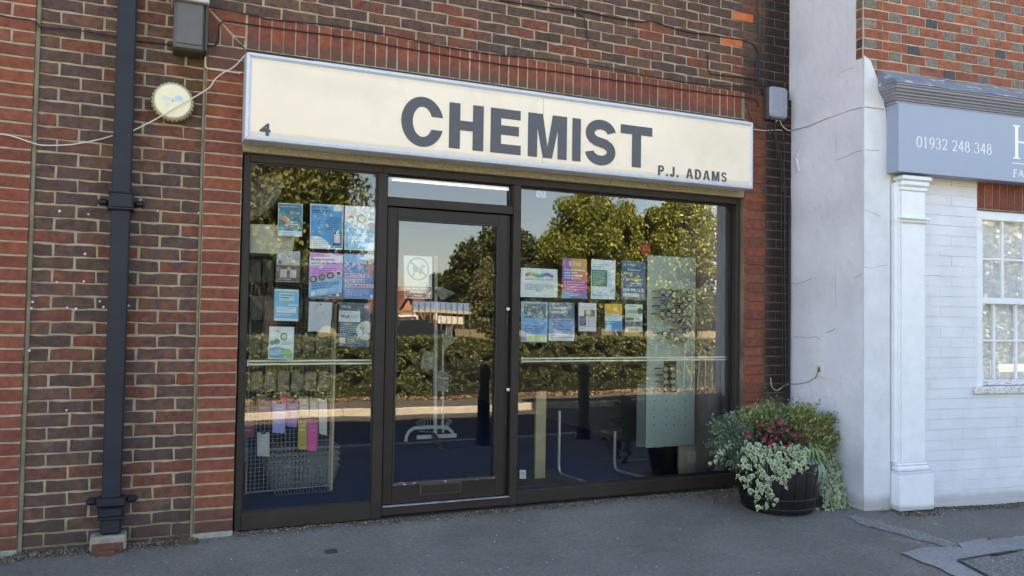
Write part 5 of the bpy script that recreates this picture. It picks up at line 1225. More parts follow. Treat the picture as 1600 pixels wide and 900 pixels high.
poster('poster', 'dark grey poster mostly hidden behind the tilted measles poster', 'poster', [(487,400),(536,402),(535,467),(485,467)], [('r',.02,.85,.98,.99,(.20,.20,.24)),('c',.85,.91,.05,Wt),('l',.55,.92,.72,1,.03,Wt)], y=.074, paper=(.28,.27,.32))
poster('poster', 'tilted purple and blue poster about measles with four faces in the left window', 'poster', [(484,394),(536,397),(534,457),(482,465)],
  [('r',.0,.0,1,.58,(.66,.34,.74)),('r',0,.58,1,1,(.22,.50,.78)),('q',[(0,.12),(1,.04),(1,.22),(0,.30)],(.82,.80,.90)),('t',.05,.125,.75,.18,'Measles is serious',Bk,.02),('t',.06,.205,.78,.26,"and it's on the rise",Bk,.02),('l',.08,.36,.8,3,.05,(.32,.14,.45)),
   ('c',.13,.60,.11,(.10,.07,.07)),('c',.12,.60,.07,(.60,.40,.34)),('c',.38,.57,.11,(.16,.11,.14)),('c',.38,.57,.065,(.36,.24,.22)),('c',.63,.54,.11,(.07,.04,.06)),('c',.63,.54,.06,(.62,.40,.38)),('c',.88,.50,.10,(.72,.68,.74)),('c',.88,.50,.065,(.10,.06,.06)),
   ('l',.08,.70,.9,3,.05,(.02,.10,.30)),('r',.06,.88,.18,.97,Wt),('l',.22,.86,.72,3,.035,Wt)])
poster('poster', 'blue poster reading PROTECT YOUR CHILD FROM MEASLES in the left window', 'poster', [(537,396),(587,398),(586,468),(536,466)],
  [('r',0,0,1,1,(.14,.30,.62)),('r',.02,.02,.98,.2,(.28,.52,.78)),('b',.02,.15,.65,.42,[(.60,.58,.75),(.45,.50,.75),(.68,.50,.62),(.22,.28,.52)],22),('c',.83,.22,.19,(.10,.06,.07)),('c',.83,.28,.14,(.48,.27,.32)),('c',.83,.45,.11,(.46,.28,.36)),
   ('r',.05,.44,.66,.53,(.70,.72,.84)),('t',.07,.455,.64,.52,'PROTECT',(.60,.04,.12),.03),('r',.05,.56,.66,.64,(.70,.72,.84)),('t',.07,.575,.30,.63,'YOUR',(.10,.10,.22),.02),('t',.34,.575,.64,.63,'CHILD',(.03,.04,.25),.03),('r',.05,.67,.95,.75,(.74,.72,.82)),('t',.07,.685,.36,.74,'FROM',(.10,.10,.25),.02),('t',.40,.685,.90,.74,'MEASLES',(.60,.04,.12),.03),('l',.06,.79,.8,4,.04,(.5,.6,.8)),('c',.88,.93,.04,Wt)])
poster('poster', 'sky blue notice with small syringe drawings, third down in the left window', 'poster', [(429,451),(467,453),(466,502),(428,501)],
  [('r',.0,.06,1,.92,(.16,.50,.72)),('r',.2,.12,.82,.36,(.50,.66,.72)),('l',.25,.17,.75,2,.08,(.12,.16,.2)),('r',.1,.56,.9,.74,(.66,.76,.80)),('l',.14,.59,.8,2,.06,(.3,.4,.5)),('r',.55,.46,1,.52,(.45,.66,.78)),('l',.1,.80,.9,1,.05,Wt)], paper=(.6,.76,.82))
poster('poster', 'white torn-edged notice with a ring of small circles in the left window', 'poster', [(483,471),(519.5,473),(516,522),(481,519)],
  [('c',.5+.22*math.cos(R_(a)), .21+.13*math.sin(R_(a)), .045, c_) for a, c_ in ((-90,(.18,.22,.28)),(-35,(.45,.5,.55)),(10,(.5,.55,.6)),(70,(.25,.45,.5)),(120,(.60,.60,.25)),(180,(.4,.4,.5)),(225,(.3,.3,.4)))]+[('t',.2,.36,.76,.40,'for your safety please',(.3,.35,.4)),('l',.22,.44,.78,3,.05,(.45,.5,.55)),('l',.10,.66,.90,5,.05,(.50,.55,.62))], paper=(.50,.56,.62), wavy=True)
poster('poster', 'slate blue poster reading WorkWell, lowest beside the mullion in the left window', 'poster', [(530,472),(580,474),(577,543),(528,541)],
  [('r',.0,.0,1,1,(.06,.12,.19)),('t',.08,.07,.38,.13,'Surrey',(.5,.55,.6),.02),('t',.78,.06,.92,.11,'NHS',(.6,.6,.6),.02),('r',.0,.19,.66,.44,(.58,.63,.66)),('t',.04,.21,.50,.245,'Introducing employability',(.2,.3,.4)),('t',.04,.27,.36,.36,'Work',(.05,.12,.25),.05),('t',.37,.27,.58,.36,'Well',(.38,.45,.52),.02),('l',.04,.39,.55,1,.03,(.3,.4,.5)),('l',.05,.48,.6,6,.045,(.35,.45,.52)),
   ('c',.86,.62,.30,(.55,.58,.60)),('b',.66,.45,1,.78,[(.30,.28,.24),(.55,.50,.42),(.16,.20,.18),(.42,.44,.30)],18),('r',.04,.80,.22,.93,(.55,.58,.6)),('l',.28,.83,.5,3,.04,(.5,.55,.6))], paper=(.1,.18,.26))
poster('poster', 'white poster with green and blue circles, lowest above the rails in the left window', 'poster', [(421,510),(460,511),(458,562),(419,561)],
  [('b',.05,.03,.5,.3,[(.55,.55,.55),(.70,.74,.76),(.35,.33,.36)],14),('c',.60,.30,.15,(.10,.20,.07)),('c',.60,.30,.10,(.45,.60,.50)),('c',.32,.46,.12,(.20,.26,.12)),('c',.13,.50,.10,(.12,.28,.36)),('t',.58,.43,.9,.46,'OPEN THE',(.1,.15,.2)),('l',.52,.49,.95,2,.04,(.2,.25,.3)),('q',[(.03,.66),(.3,.62),(.6,.65),(.96,.80),(.96,.96),(.03,.96)],(.10,.34,.46)),('c',.76,.78,.15,(.22,.55,.10)),('l',.08,.71,.55,4,.05,(.55,.7,.8))], paper=(.62,.74,.78))
# right window
poster('poster', 'white landscape notice with coloured bunting, left end of the right window', 'poster', [(814,418),(871,421),(871,465),(813,464)],
  [('c',.16+i*.062,.235-.035*math.sin(i*.9),.045,c_) for i, c_ in enumerate([(.55,.14,.10),(.62,.22,.10),(.62,.42,.10),(.20,.45,.15),(.08,.42,.12),(.10,.36,.20),(.08,.38,.36),(.06,.30,.44),(.06,.26,.50),(.14,.16,.50),(.30,.14,.40),(.55,.14,.26)])]+[('t',.12,.34,.88,.42,'pharmacy first',(.18,.22,.35)),('l',.12,.55,.9,4,.055,(.35,.38,.42)),('l',.40,.77,.62,1,.05,(.2,.22,.26))], paper=(.70,.78,.80))
poster('poster', 'orange, pink and purple poster about free and confidential health services', 'poster', [(879,403),(917,405),(917,467),(878,466)],
  [('r',0,0,.5,.3,(.35,.16,.42)),('r',.35,0,1,.3,(.72,.36,.10)),('r',0,.3,.5,.55,(.12,.20,.55)),('r',.4,.3,1,.55,(.70,.24,.18)),('r',.0,.55,1,.84,(.60,.08,.38)),('r',0,.84,1,1,(.16,.20,.55)),('r',0,.82,.3,1,(.22,.48,.70)),('r',.26,.07,.36,.2,(.66,.66,.72)),('r',.42,.06,.5,.2,(.72,.60,.66)),('c',.58,.14,.07,(.85,.62,.10)),('r',.64,.07,.74,.2,(.66,.66,.72)),
   ('t',.06,.255,.92,.31,'Free and confidential',Wt,.04),('t',.06,.325,.60,.38,'sexual health',Wt,.04),('t',.06,.395,.80,.45,'services available',Wt,.04),('t',.06,.465,.76,.52,'in this pharmacy',Wt,.04),('r',.07,.57,.12,.6,Wt),('r',.07,.64,.12,.67,Wt),('r',.07,.70,.12,.73,Wt),('r',.07,.77,.12,.80,Wt),('l',.16,.575,.9,4,.062,(.75,.62,.72)),('l',.3,.88,.8,2,.04,Wt)], paper=(.5,.2,.4))
poster('poster', 'white poster with a green table reading Visit your Pharmacy First', 'poster', [(924,405),(962,407),(961,468),(923,467)],
  [('l',.06,.12,.75,2,.05,(.3,.4,.5)),('r',.03,.26,.66,.68,(.05,.24,.19)),('l',.08,.30,.55,7,.052,(.45,.62,.58)),('t',.05,.80,.46,.86,'Visit your',(.1,.2,.35)),('t',.05,.875,.78,.935,'Pharmacy First',(.1,.2,.35)),('b',.72,.18,.92,.26,[(.1,.25,.3)],2),('b',.73,.30,.92,.40,[(.12,.10,.12),(.25,.40,.3)],4),('b',.73,.44,.84,.52,[(.2,.2,.25)],3),('b',.73,.62,.82,.68,[(.2,.4,.4)],3),('b',.78,.73,.95,.84,[(.2,.12,.2)],4)], paper=(.66,.76,.84))
poster('poster', 'dark blue poster reading drug problem with the number 0300 999 1212', 'poster', [(971,407),(1008,409),(1008,470),(971,468)],
  [('r',0,0,1,.86,(.05,.15,.28)),('c',.14,.10,.05,(.25,.50,.48)),('l',.24,.09,.75,1,.05,(.5,.6,.65)),('t',.26,.20,.80,.26,'If you have a',Wt,.03),('t',.08,.27,.46,.38,'drug',(.72,.66,.30),.03),('t',.20,.42,.88,.53,'problem',(.72,.66,.30),.04),('t',.32,.55,.85,.585,'Talk to someone',Wt,.03),('t',.32,.61,.86,.645,'who can help',Wt,.03),('t',.04,.70,.93,.79,'0300 999 1212',Wt,.05),('r',.04,.83,.74,.92,(.60,.70,.74)),('r',.80,.83,.92,.92,(.30,.38,.42)),('r',0,.94,1,.99,(.06,.13,.25))], paper=(.10,.20,.32))
poster('poster', 'blue poster with a yellow box at its foot, lower row left of the right window', 'poster', [(814.5,471),(856,472),(855,535),(814,534)],
  [('r',.02,.02,.98,.80,(.18,.42,.70)),('r',.1,.05,.92,.40,(.15,.20,.24)),('b',.1,.06,.92,.39,[(.28,.33,.36),(.55,.58,.62),(.10,.42,.58),(.10,.13,.15)],20),('l',.15,.60,.88,3,.055,(.06,.18,.40)),('r',.0,.80,.2,.98,(.08,.22,.50)),('r',.2,.82,.97,.97,(.66,.72,.38)),('l',.26,.85,.9,3,.035,(.35,.40,.25))], paper=(.35,.58,.80))
poster('poster', 'pale blue poster reading WHITELEY COMMUNITY over a street photo', 'poster', [(857.5,472),(897.5,473),(897,533),(857,532)],
  [('r',.0,.0,1,.42,(.14,.20,.30)),('b',.02,.02,.98,.4,[(.25,.30,.38),(.12,.16,.22),(.40,.42,.48)],18),('t',.16,.12,.72,.19,'WHITELEY',Wt,.05),('t',.10,.22,.74,.29,'COMMUNITY',Wt,.05),('r',0,.42,1,.82,(.22,.38,.66)),('l',.12,.46,.9,2,.055,(.10,.14,.34)),('l',.16,.60,.8,1,.05,(.10,.14,.34)),('t',.30,.69,.82,.725,'Wednesday Night',(.06,.08,.25),.02),('t',.42,.75,.70,.785,'7pm - 9pm',(.06,.08,.25),.02),('l',.08,.86,.95,3,.04,(.3,.35,.42))], paper=(.64,.74,.82))
poster('leaflet', 'narrow white care leaflet with a purple block, lower row of the right window', 'leaflet', [(904,473),(932,474),(931.5,518),(904,517.5)],
  [('t',.15,.12,.85,.19,'Community Care',(.4,.4,.45)),('r',.3,.24,.92,.47,(.26,.20,.12)),('c',.55,.33,.15,(.62,.58,.50)),('r',.04,.47,.42,.80,(.13,.08,.22)),('l',.08,.52,.38,5,.05,(.4,.38,.5)),('l',.5,.50,.92,7,.045,(.40,.42,.48)),('r',.02,.82,.98,.83,(.12,.10,.20)),('l',.1,.89,.4,1,.04,(.4,.4,.45))], paper=(.74,.75,.78))
poster('leaflet', 'orange, white and blue leaflet, lower row of the right window', 'leaflet', [(945,474.5),(972,475),(972,518),(945,518)],
  [('r',0,0,1,.34,(.72,.42,.03)),('r',.5,.06,.74,.26,(.80,.60,.25)),('r',.0,.35,1,.43,(.62,.12,.03)),('t',.05,.36,.92,.42,'not feeling bright?',Wt,.05),('r',0,.43,1,.62,(.62,.76,.82)),('l',.06,.47,.9,2,.06,(.3,.5,.65)),('r',0,.62,1,1,(.08,.36,.62)),('r',.06,.75,.36,.96,(.55,.74,.82)),('l',.06,.66,.8,1,.05,Wt)], paper=(.7,.8,.84))
poster('leaflet', 'white and green leaflet with a strip of small photos beside the glasses display', 'leaflet', [(977.5,475),(1004,476),(1003.5,519),(977,519)],
  [('l',.15,.06,.8,1,.06,(.15,.3,.25)),('t',.06,.2,.66,.33,'GREEN',(.15,.22,.20),.02),('c',.84,.24,.16,(.05,.12,.10)),('l',.1,.40,.8,1,.05,(.3,.35,.35)),('r',.04,.48,.5,.58,(.10,.20,.06)),('l',.6,.48,.9,2,.05,(.2,.3,.3)),('r',.0,.62,.98,.80,(.18,.22,.30)),('b',.0,.62,.98,.8,[(.08,.10,.30),(.45,.42,.10),(.06,.06,.07),(.20,.30,.12)],12),('r',.18,.88,.75,.98,(.16,.24,.14))], paper=(.68,.76,.72))
cxn, cyn = .50, .285
poster('no_dogs_notice', 'white notice on the door glass reading No dogs except assistance dogs', 'notice', [(631,399),(675,401),(675,467),(632,466)],
  [('r',.0,.0,1,1,(.50,.58,.62)),('r',.02,.72,.98,.975,(.12,.14,.17)),('o',cxn,cyn+.02,.40,.06,(.16,.18,.20)),
   ('q',[(.30,.26),(.34,.235),(.56,.29),(.60,.24),(.66,.18),(.70,.20),(.76,.22),(.74,.26),(.68,.27),(.66,.36),(.60,.40),(.58,.46),(.55,.46),(.54,.40),(.40,.37),(.36,.46),(.28,.50),(.27,.47),(.32,.41),(.32,.33)],(.16,.18,.20)),
   ('q',[(.19,.15),(.235,.115),(.82,.45),(.775,.485)],(.16,.18,.20)),
   ('t',.06,.745,.94,.80,'No dogs except',Wt,.03),('t',.20,.825,.80,.875,'assistance',Wt,.03),('t',.34,.905,.64,.955,'dogs',Wt,.03)], y=DY0+.034)
poster('window_sticker', 'small pale square sticker in the top left corner of the door glass', 'sticker', [(623,328),(638,329),(638,344),(623,343)], [('o',.5,.5,.3,.06,(.40,.38,.46)),('l',.2,.3,.8,3,.14,(.45,.42,.5))], y=DY0+.034, paper=(.52,.52,.60))
poster('window_sticker', 'small faded sticker high in the left corner of the right window', 'sticker', [(838,296),(853,297),(853,309),(838,308)], [('o',.5,.5,.3,.1,(.25,.28,.34)),('q',[(.3,.6),(.75,.25),(.8,.32),(.35,.7)],(.26,.28,.32))], paper=(.42,.46,.52))
poster('window_sticker', 'small white sticker low in the left corner of the right window', 'sticker', [(812,734),(822,734.5),(822,748),(812,748)], [('o',.5,.5,.3,.06,(.30,.34,.40)),('q',[(.2,.2),(.3,.2),(.8,.8),(.7,.8)],(.3,.33,.4))], y=.1095, paper=(.60,.66,.70))

# ================================================================== INSIDE THE SHOP
# handrails behind the glass
def rails(u0, u1, v, label):
    o = thing('handrail', label, 'handrail'); ry = .115 if u0 < 600 else .155; a, b = at(u0, v, ry), at(u1, v, ry); z = (a.z+b.z)/2
    for dz in (0, -.021): MB().tube([(a.x, ry, z+dz), (b.x, ry, z+dz)], .0065, 8).build('rail', brass, o)
    for x in (a.x, b.x): MB().box(x-.006, x+.006, ry-.01, ry+.01, z-.032, z+.011, b=.002).build('end_bracket', brass, o)
    settle(o, (a.x, ry, z)); return z
zr = rails(387, 586, 563.5, 'pair of thin cream rails across the left window')
rails(815, 1141, 559.0, 'pair of thin cream rails across the right window')
# strip light seen through the transom
sl = thing('strip_light', 'twin tube ceiling light seen through the pane over the door', 'lamp')
a, b = at(612, 273, .42), at(797, 297, .42); zc = (at(612, 273, .42).z+at(797, 294, .42).z)/2
MB().box(a.x-.02, b.x+.02, .42, .50, zc-.03, zc+.06, b=.004).build('batten', white_p, sl)
tube_m = mat('lit_tube', (.8,.8,.8), emit=((.92,.97,1), .16))
for za_ in ((at(612, 273.5, .40).z+at(797, 291, .40).z)/2, (at(612, 281, .40).z+at(797, 296.5, .40).z)/2): MB().tube([(a.x, .40, za_), (b.x, .40, za_)], .0055, 10).build('tube', tube_m, sl)
settle(sl, (a.x, .42, zc))
# wire grid panels with hanging packs
def grid(x0, x1, y0, y1, z0, z1, label, sq=.0285):
    o = thing('grid_panel', label, 'display panel'); mb = MB(); r = .0014; nx = int((x1-x0)/sq); nz = int((z1-z0)/sq)
    L = lambda s: (x0+(x1-x0)*s, y0+(y1-y0)*s)
    for i in range(nx+1): x, y = L(i/nx); mb.box(x-r, x+r, y-r, y+r, z0, z1)
    for j in range(nz+1):
        z = z0+(z1-z0)*j/nz; (xa, ya), (xb, yb) = L(0), L(1); mb.tube([(xa, ya-.003, z), (xb, yb-.003, z)], r, 4, cap=False)
    mb.build('wire_grid', wire_m, o); fr_ = MB()
    for s in (0, 1): x, y = L(s); fr_.tube([(x, y, z0-.01), (x, y, z1+.01)], .008, 8)
    (xa, ya), (xb, yb) = L(0), L(1); fr_.tube([(xa, ya, z0), (xb, yb, z0)], .005, 6).tube([(xa, ya, z1), (xb, yb, z1)], .005, 6)
    fr_.build('tube_frame', wire_m, o); settle(o, (x0, y0, z0)); return o
gy = .74
ga, gb_ = at(384, 770, gy), at(516, 773, gy); gt = at(384, 398, gy)
grid(ga.x, gb_.x, gy, gy+.05, ga.z, gt.z, 'tall wire grid panel hung with packs inside the left window')
mb = MB().tube([(gb_.x+.012, gy+.02, ga.z-.03), (gb_.x+.012, gy+.02, at(520, 475, gy).z)], .010, 8); tag(mb.build('display_post', mat('yellow_post', (.62,.52,.28), rough=.5)), 'thin yellowish upright post at the right edge of the wire grid', 'post')
packs = [((402,676),(421,676),(421,713),(402,713),(.62,.64,.62),'white pack low at the left of the wire grid'),((426,627),(447,630),(445,677),(426,676),(.36,.38,.85),'lilac-blue pack in the middle of the wire grid'),((449,626),(466,628),(464,668),(447,666),(.30,.15,.50),'dark purple pack beside the lilac-blue one'),((466,655),(480,656),(479,703),(466,702),(.50,.38,.10),'gold pack near the right of the wire grid'),((481,655),(497,657),(495,705),(480,704),(.80,.10,.36),'bright pink pack near the right of the wire grid'),((498,622),(511,622),(511,680),(499,678),(.62,.62,.60),'tall white pack at the right edge of the wire grid'),((380,655),(398,656),(397,684),(381,683),(.22,.05,.12),'dark magenta pack at the left edge of the wire grid'),((382,684),(388,684),(388,722),(382,722),(.04,.12,.22),'dark blue pack at the left edge of the wire grid'),((437,612),(453,613),(453,627),(438,626),(.45,.05,.14),'small crimson pack above the lilac-blue one'),((468,620),(482,621),(482,650),(468,649),(.34,.42,.36),'pale green pack above the gold one'),((484,621),(497,622),(497,651),(485,650),(.40,.46,.44),'grey-green pack above the bright pink one'),((403,620),(423,621),(422,655),(404,654),(.28,.16,.22),'dusky pink pack above the white one')]
for a, b, c, d, col, lab in packs:
    P4 = [at(*q, gy-.03) for q in (a, b, c, d)]; n_ = [p+Vector((0, .022, 0)) for p in P4]; o = thing('hanging_pack', lab, 'pack')
    MB().add(P4+n_, [(3, 2, 1, 0), (4, 5, 6, 7), (0, 1, 5, 4), (1, 2, 6, 5), (2, 3, 7, 6), (3, 0, 4, 7)]).build('pack', mat('pack_'+'_'.join(f'{int(x*100)}' for x in col), col, rough=.35, var=.12, vscale=40), o)
    tp = (P4[0]+P4[1])/2; w_ = (P4[1]-P4[0]).length
    mb = MB(); mb.add([tp+Vector((-w_*.2, -.001, -.012)), tp+Vector((w_*.2, -.001, -.012)), tp+Vector((w_*.2, -.001, .006)), tp+Vector((-w_*.2, -.001, .006))], [(0, 1, 2, 3)], (.10, .10, .11))
    for k in range(2): zz = -.05-.03*k; mb.add([tp+Vector((-w_*.3, -.001, zz)), tp+Vector((w_*.28, -.001, zz)), tp+Vector((w_*.28, -.001, zz+.010)), tp+Vector((-w_*.3, -.001, zz+.010))], [(0, 1, 2, 3)], tuple(min(.7, x*1.6+.08) for x in col))
    mb.build('pack_label', print_m, o); MB().tube([tp+Vector((0, .03, .01)), tp+Vector((0, -.02, .01)), tp+Vector((0, -.024, .016))], .002, 5).build('hook', steel, o); settle(o, tp)
# translucent bags hung in the upper rows
bagm = mat('clear_bag', (.16, .17, .16), rough=.25, var=.25, vscale=30)
k = 0
for row, (v0, v1) in enumerate(((405, 442), (462, 500), (520, 552), (580, 612))):
    for c in range(6):
        u = 390+c*21+(3 if row % 2 else 0); 
        if u > 500: continue
        P4 = [at(*q, gy-.02) for q in ((u, v0), (u+17, v0+1), (u+16.5, v1-rnd.uniform(0, 6)), (u-.5, v1))]; n_ = [p+Vector((0, .012, 0)) for p in P4]
        o = MB().add(P4+n_, [(3, 2, 1, 0), (4, 5, 6, 7), (0, 1, 5, 4), (1, 2, 6, 5), (2, 3, 7, 6), (3, 0, 4, 7)]).build('hanging_bag', bagm)
        tag(o, f"grey bag on the wire grid, {['top', 'second', 'third', 'lowest'][row]} row, {['first', 'second', 'third', 'fourth', 'fifth', 'sixth'][c]} from the left", 'bag', 'grey bags on the wire grid')
# stack of wire baskets
def basket(cx, cy, z, wt, wb, d, h, label, m_=None):
    o = thing('wire_basket', label, 'basket', 'stack of wire shopping baskets'); mb = MB(); r = .0018
    def rectp(w_, dd, zz): return [Vector((cx-w_, cy-dd, zz)), Vector((cx+w_, cy-dd, zz)), Vector((cx+w_, cy+dd, zz)), Vector((cx-w_, cy+dd, zz))]
    top = rectp(wt, d, z+h); bot = rectp(wb, d*.82, z)
    for j in range(6):
        f_ = j/5; q = [bot[i].lerp(top[i], f_) for i in range(4)]
        for i in range(4): mb.tube([q[i], q[(i+1) % 4]], r if j < 5 else .004, 4, cap=False)
    for i in range(4):
        n = 18 if i % 2 == 0 else 9
        for k in range(n+1): mb.tube([bot[i].lerp(bot[(i+1) % 4], k/n), top[i].lerp(top[(i+1) % 4], k/n)], r, 4, cap=False)
    for k in range(9): mb.tube([bot[0].lerp(bot[1], k/8), bot[3].lerp(bot[2], k/8)], r, 4, cap=False)
    mb.build('wire_mesh', m_ or steel, o); return o
bcx = (at(412, 740, 1.0).x+at(526, 740, 1.0).x)/2; bz = atz(470, 775, 0).z
bb = at(470, 772, .72)
for i in range(4):
    o = basket(bcx, 1.02, .01+i*.045, .262, .195, .17, .20, ['bottom wire basket of the stack inside the left window', 'second wire basket up in the stack inside the left window', 'third wire basket up in the stack inside the left window', 'top wire basket of the stack with blue and red things in it'][i])
    settle(o, (bcx, 1.02, .01+i*.045))
tag(MB().box(bcx+.05, bcx+.22, .93, 1.03, .33, .348, b=.005).build('folded_magazine', mat('blue_print', (.05,.10,.28), rough=.4)), 'blue folded magazine on the top basket', 'magazine')
tag(MB().box(bcx+.10, bcx+.215, 1.05, 1.11, .34, .353, b=.004).build('red_pack', mat('red_print', (.35,.04,.03), rough=.4)), 'small red pack on the top basket', 'pack')
# curved dark display arm, top left
mb = MB(); pl = [at(*q, .30) for q in ((389,248),(440,262),(441,290),(436,307),(426,322),(410,335),(389,347))]
pts = [(p.x, p.z) for p in pl]; mb.prism(pts, lambda x, y, z: Vector((x, .30+y, z)), .02); tag(mb.build('display_board', mat('grey_board', (.10,.095,.088), rough=.6)), 'dark grey round-edged board in the top left corner of the left window', 'board')
# white stand behind the door
stn = thing('display_stand', 'white tubular display stand with a wire basket behind the door glass', 'display stand'); sy = 2.45
def S(u, v, dy=0): return at(u, v, sy+dy)
MB().tube([S(680, 682), S(681, 400)], .019, 10).build('pole', wwire, stn)
MB().tube([S(692, 676), S(692, 520)], .011, 8).build('pole', wwire, stn)
MB().tube([S(634, 690), S(635, 682), S(639, 674), S(647, 669), S(665, 668), S(690, 668), S(700, 669), S(706, 674), S(708, 680)], .017, 8).build('leg', wwire, stn)
a, b = S(651, 683), S(713, 688); MB().box(a.x, b.x, sy-.012, sy+.012, a.z-.022, a.z+.018, b=.004).build('leg', wwire, stn)
MB().tube([S(678, 680), at(690, 700, 2.1)], [.028, .018], 8).build('leg', mat('dark_foot', (.05,.045,.045), rough=.5), stn)
mb = MB(); tp = [S(650, 660), S(664, 655), S(700, 654), S(706, 658)]; bt = [S(660, 676), S(668, 677), S(698, 677), S(700, 675)]
for i in range(13):
    f_ = i/12*3; j = min(2, int(f_)); mb.tube([tp[j].lerp(tp[j+1], f_-j), bt[j].lerp(bt[j+1], f_-j)+Vector((0, .10, 0))], .002, 4)
for f_ in (0, .5, 1): mb.tube([tp[i].lerp(bt[i]+Vector((0, .10, 0)), f_) for i in range(4)], .0025, 4)
for f_ in (.2, .5, .8): mb.tube([S(660+f_*40, 655), S(660+f_*40, 655, .14), S(660+f_*40, 676, .12)], .002, 4)
mb.build('wire_basket', wwire, stn); settle(stn, (S(680, 690).x, sy, 0))
clear = mat('clear_pack', (.30, .33, .33), rough=.25, var=.3, vscale=40)
for q, lab in ((((662,548),(680,550),(678,578),(657,576)), 'pale tilted pack hanging low on the white stand'), (((690,528),(706,524),(712,532),(696,545)), 'pale folded pack hanging on the white stand'), (((683,580),(702,582),(700,612),(684,610)), 'lowest pale pack on the white stand'), (((697,512),(707,510),(706,524),(694,524)), 'small grey pack at the middle of the white stand'), (((677,450),(690,448),(712,458),(690,470)), 'grey bag folded over the white stand')):
    P4 = [at(*p, sy-.03) for p in q]; n_ = [p+Vector((0, .015, 0)) for p in P4]
    tag(MB().add(P4+n_, [(3, 2, 1, 0), (4, 5, 6, 7), (0, 1, 5, 4), (1, 2, 6, 5), (2, 3, 7, 6), (3, 0, 4, 7)]).build('hanging_pack', clear), lab, 'pack')
# post, chair frames, doormat behind the right window
a, b = at(838, 612, .80), at(852, 747, .80); tag(MB().box(a.x, b.x, .80, .835, -.003, a.z, b=.003).build('wooden_post', wood_m), 'short pale wooden post just inside the right window', 'post')
pa = at(812, 765, .2); tag(MB().box(1.96, 2.76, .30, 1.16, -.0035, .008, b=.003).build('doormat', mat_m), 'brown doormat inside the right window by the door', 'mat')
def chairframe(u, v0, vb, ue, ve, label):
    z = .014; f0 = atz(u, vb, z); f1 = atz(ue, ve, z); f1 = f0+(f1-f0)*1.15; yy = f0.y; p0 = at(u, v0, yy); x0 = f0.x
    o = thing('bent_tube_frame', label, 'stand', 'bent chrome tubes inside the right window'); d_ = (f1-f0).normalized()
    MB().tube([(x0, yy, p0.z), (x0, yy, z+.07), Vector((x0, yy, z+.025))+d_*.012, Vector((x0, yy, z+.005))+d_*.035, Vector((x0, yy, z))+d_*.08, f1], .013, 10).build('bent_tube', steel, o)
    MB().lathe([(.02, -.012), (.02, .0)], (f1.x, f1.y, z), 10).build('foot_cap', blackp, o); settle(o, (x0, yy, z))
chairframe(873, 642, 740, 912, 752, 'taller bent chrome tube standing inside the right window, nearer the door'); chairframe(960, 674, 735, 1005, 745, 'shorter bent chrome tube standing beside the spectacle display')
# frosted display of spectacles
gd = thing('spectacle_display', 'frosted green acrylic stand of spectacles inside the right window', 'display stand'); dy_ = .50
a, b = at(1009, 700, dy_), at(1085, 697, dy_); tz = at(1014, 399, dy_).z; X0, X1, Z0 = a.x, b.x, a.z
MB().box(X0, X1, dy_, dy_+.006, Z0, tz, b=.002).build('acrylic_panel', acr, gd); MB().box(X0-.09, X0-.003, dy_+.004, dy_+.010, Z0+.01, at(1000, 600, dy_).z, b=.001).build('side_panel', acr_side, gd)
hl = MB()
for u in (1022, 1041, 1053, 1071):
    for v in (612, 626, 640, 652, 664): p = at(u, v, dy_-.001); hl.box(p.x-.0035, p.x+.0035, dy_-.0015, dy_-.0003, p.z-.007, p.z+.007)
for u in (1023, 1040, 1058, 1075): p = at(u, 697, dy_-.001); hl.box(p.x-.003, p.x+.003, dy_-.0015, dy_-.0003, p.z-.003, p.z+.003)
hl.build('slots', blackp, gd)
p_ = at(1038, 562, dy_-.004); q_ = at(1056, 612, dy_-.004); MB().box(p_.x, q_.x, dy_-.014, dy_-.002, q_.z, p_.z, b=.002).build('front_strip', blackp, gd)
MB().box((X0+X1)/2-.03, (X0+X1)/2+.05, dy_+.02, dy_+.10, .02, tz-.4, b=.004).build('spine', blackp, gd)
MB().box(X0+.0, X1+.06, dy_-.12, dy_+.28, -.003, .018, b=.005).build('base_plate', blackp, gd); settle(gd, (X0, dy_, 0))
lensm = mat('demo_lens', (.30,.34,.33), rough=.1)
for i, (u, v, sgn) in enumerate([(1041,456,0),(1042,466,1),(1041,479,0),(1040,491,0),(1073,456,0),(1073,467,0),(1072,479,0),(1071,491,0),(1070,504,0),(1069,516,0),(1045,522,0),(1046,577,0),(1046,587,0),(1046,597,0),(1047,607,0),(1058,470,0),(1057,486,0),(1056,500,0),(1063,530,0)]):
    col_ = 'left column' if i < 4 else 'right column' if i < 10 else 'centre spine' if i < 15 else 'middle column'; nth = [0,1,2,3,0,1,2,3,4,5,0,1,2,3,4,0,1,2,3][i]
    o = thing('spectacles', ['dark', 'blue lensed'][sgn]+f" spectacles on the frosted stand, {['top', 'second', 'third', 'fourth', 'fifth', 'sixth'][nth]} of the {col_}", 'spectacles', 'spectacles on the display stand' if not sgn else None); c = at(u, v, dy_-.07); mb = MB(); ln = MB()
    for s in (-1, 1):
        cc = c+Vector((s*.036, 0, 0)); pts = [cc+Vector((.030*math.cos(2*math.pi*k/12), 0, .024*math.sin(2*math.pi*k/12))) for k in range(13)]; mb.tube(pts, .0038, 4, cap=False); ln.add([p+Vector((0, .001, 0)) for p in pts[:12]], [tuple(range(12))])
        mb.tube([c+Vector((s*.066, 0, .008)), c+Vector((s*.068-.03, .068, .004))], .0036, 4)
    mb.tube([c+Vector((-.008, 0, .004)), c+Vector((.008, 0, .004))], .002, 4); mb.build('frame', blackp, o); ln.build('lens', lensm if not sgn else mat('blue_lens', (.08,.14,.45), rough=.1), o); settle(o, c)
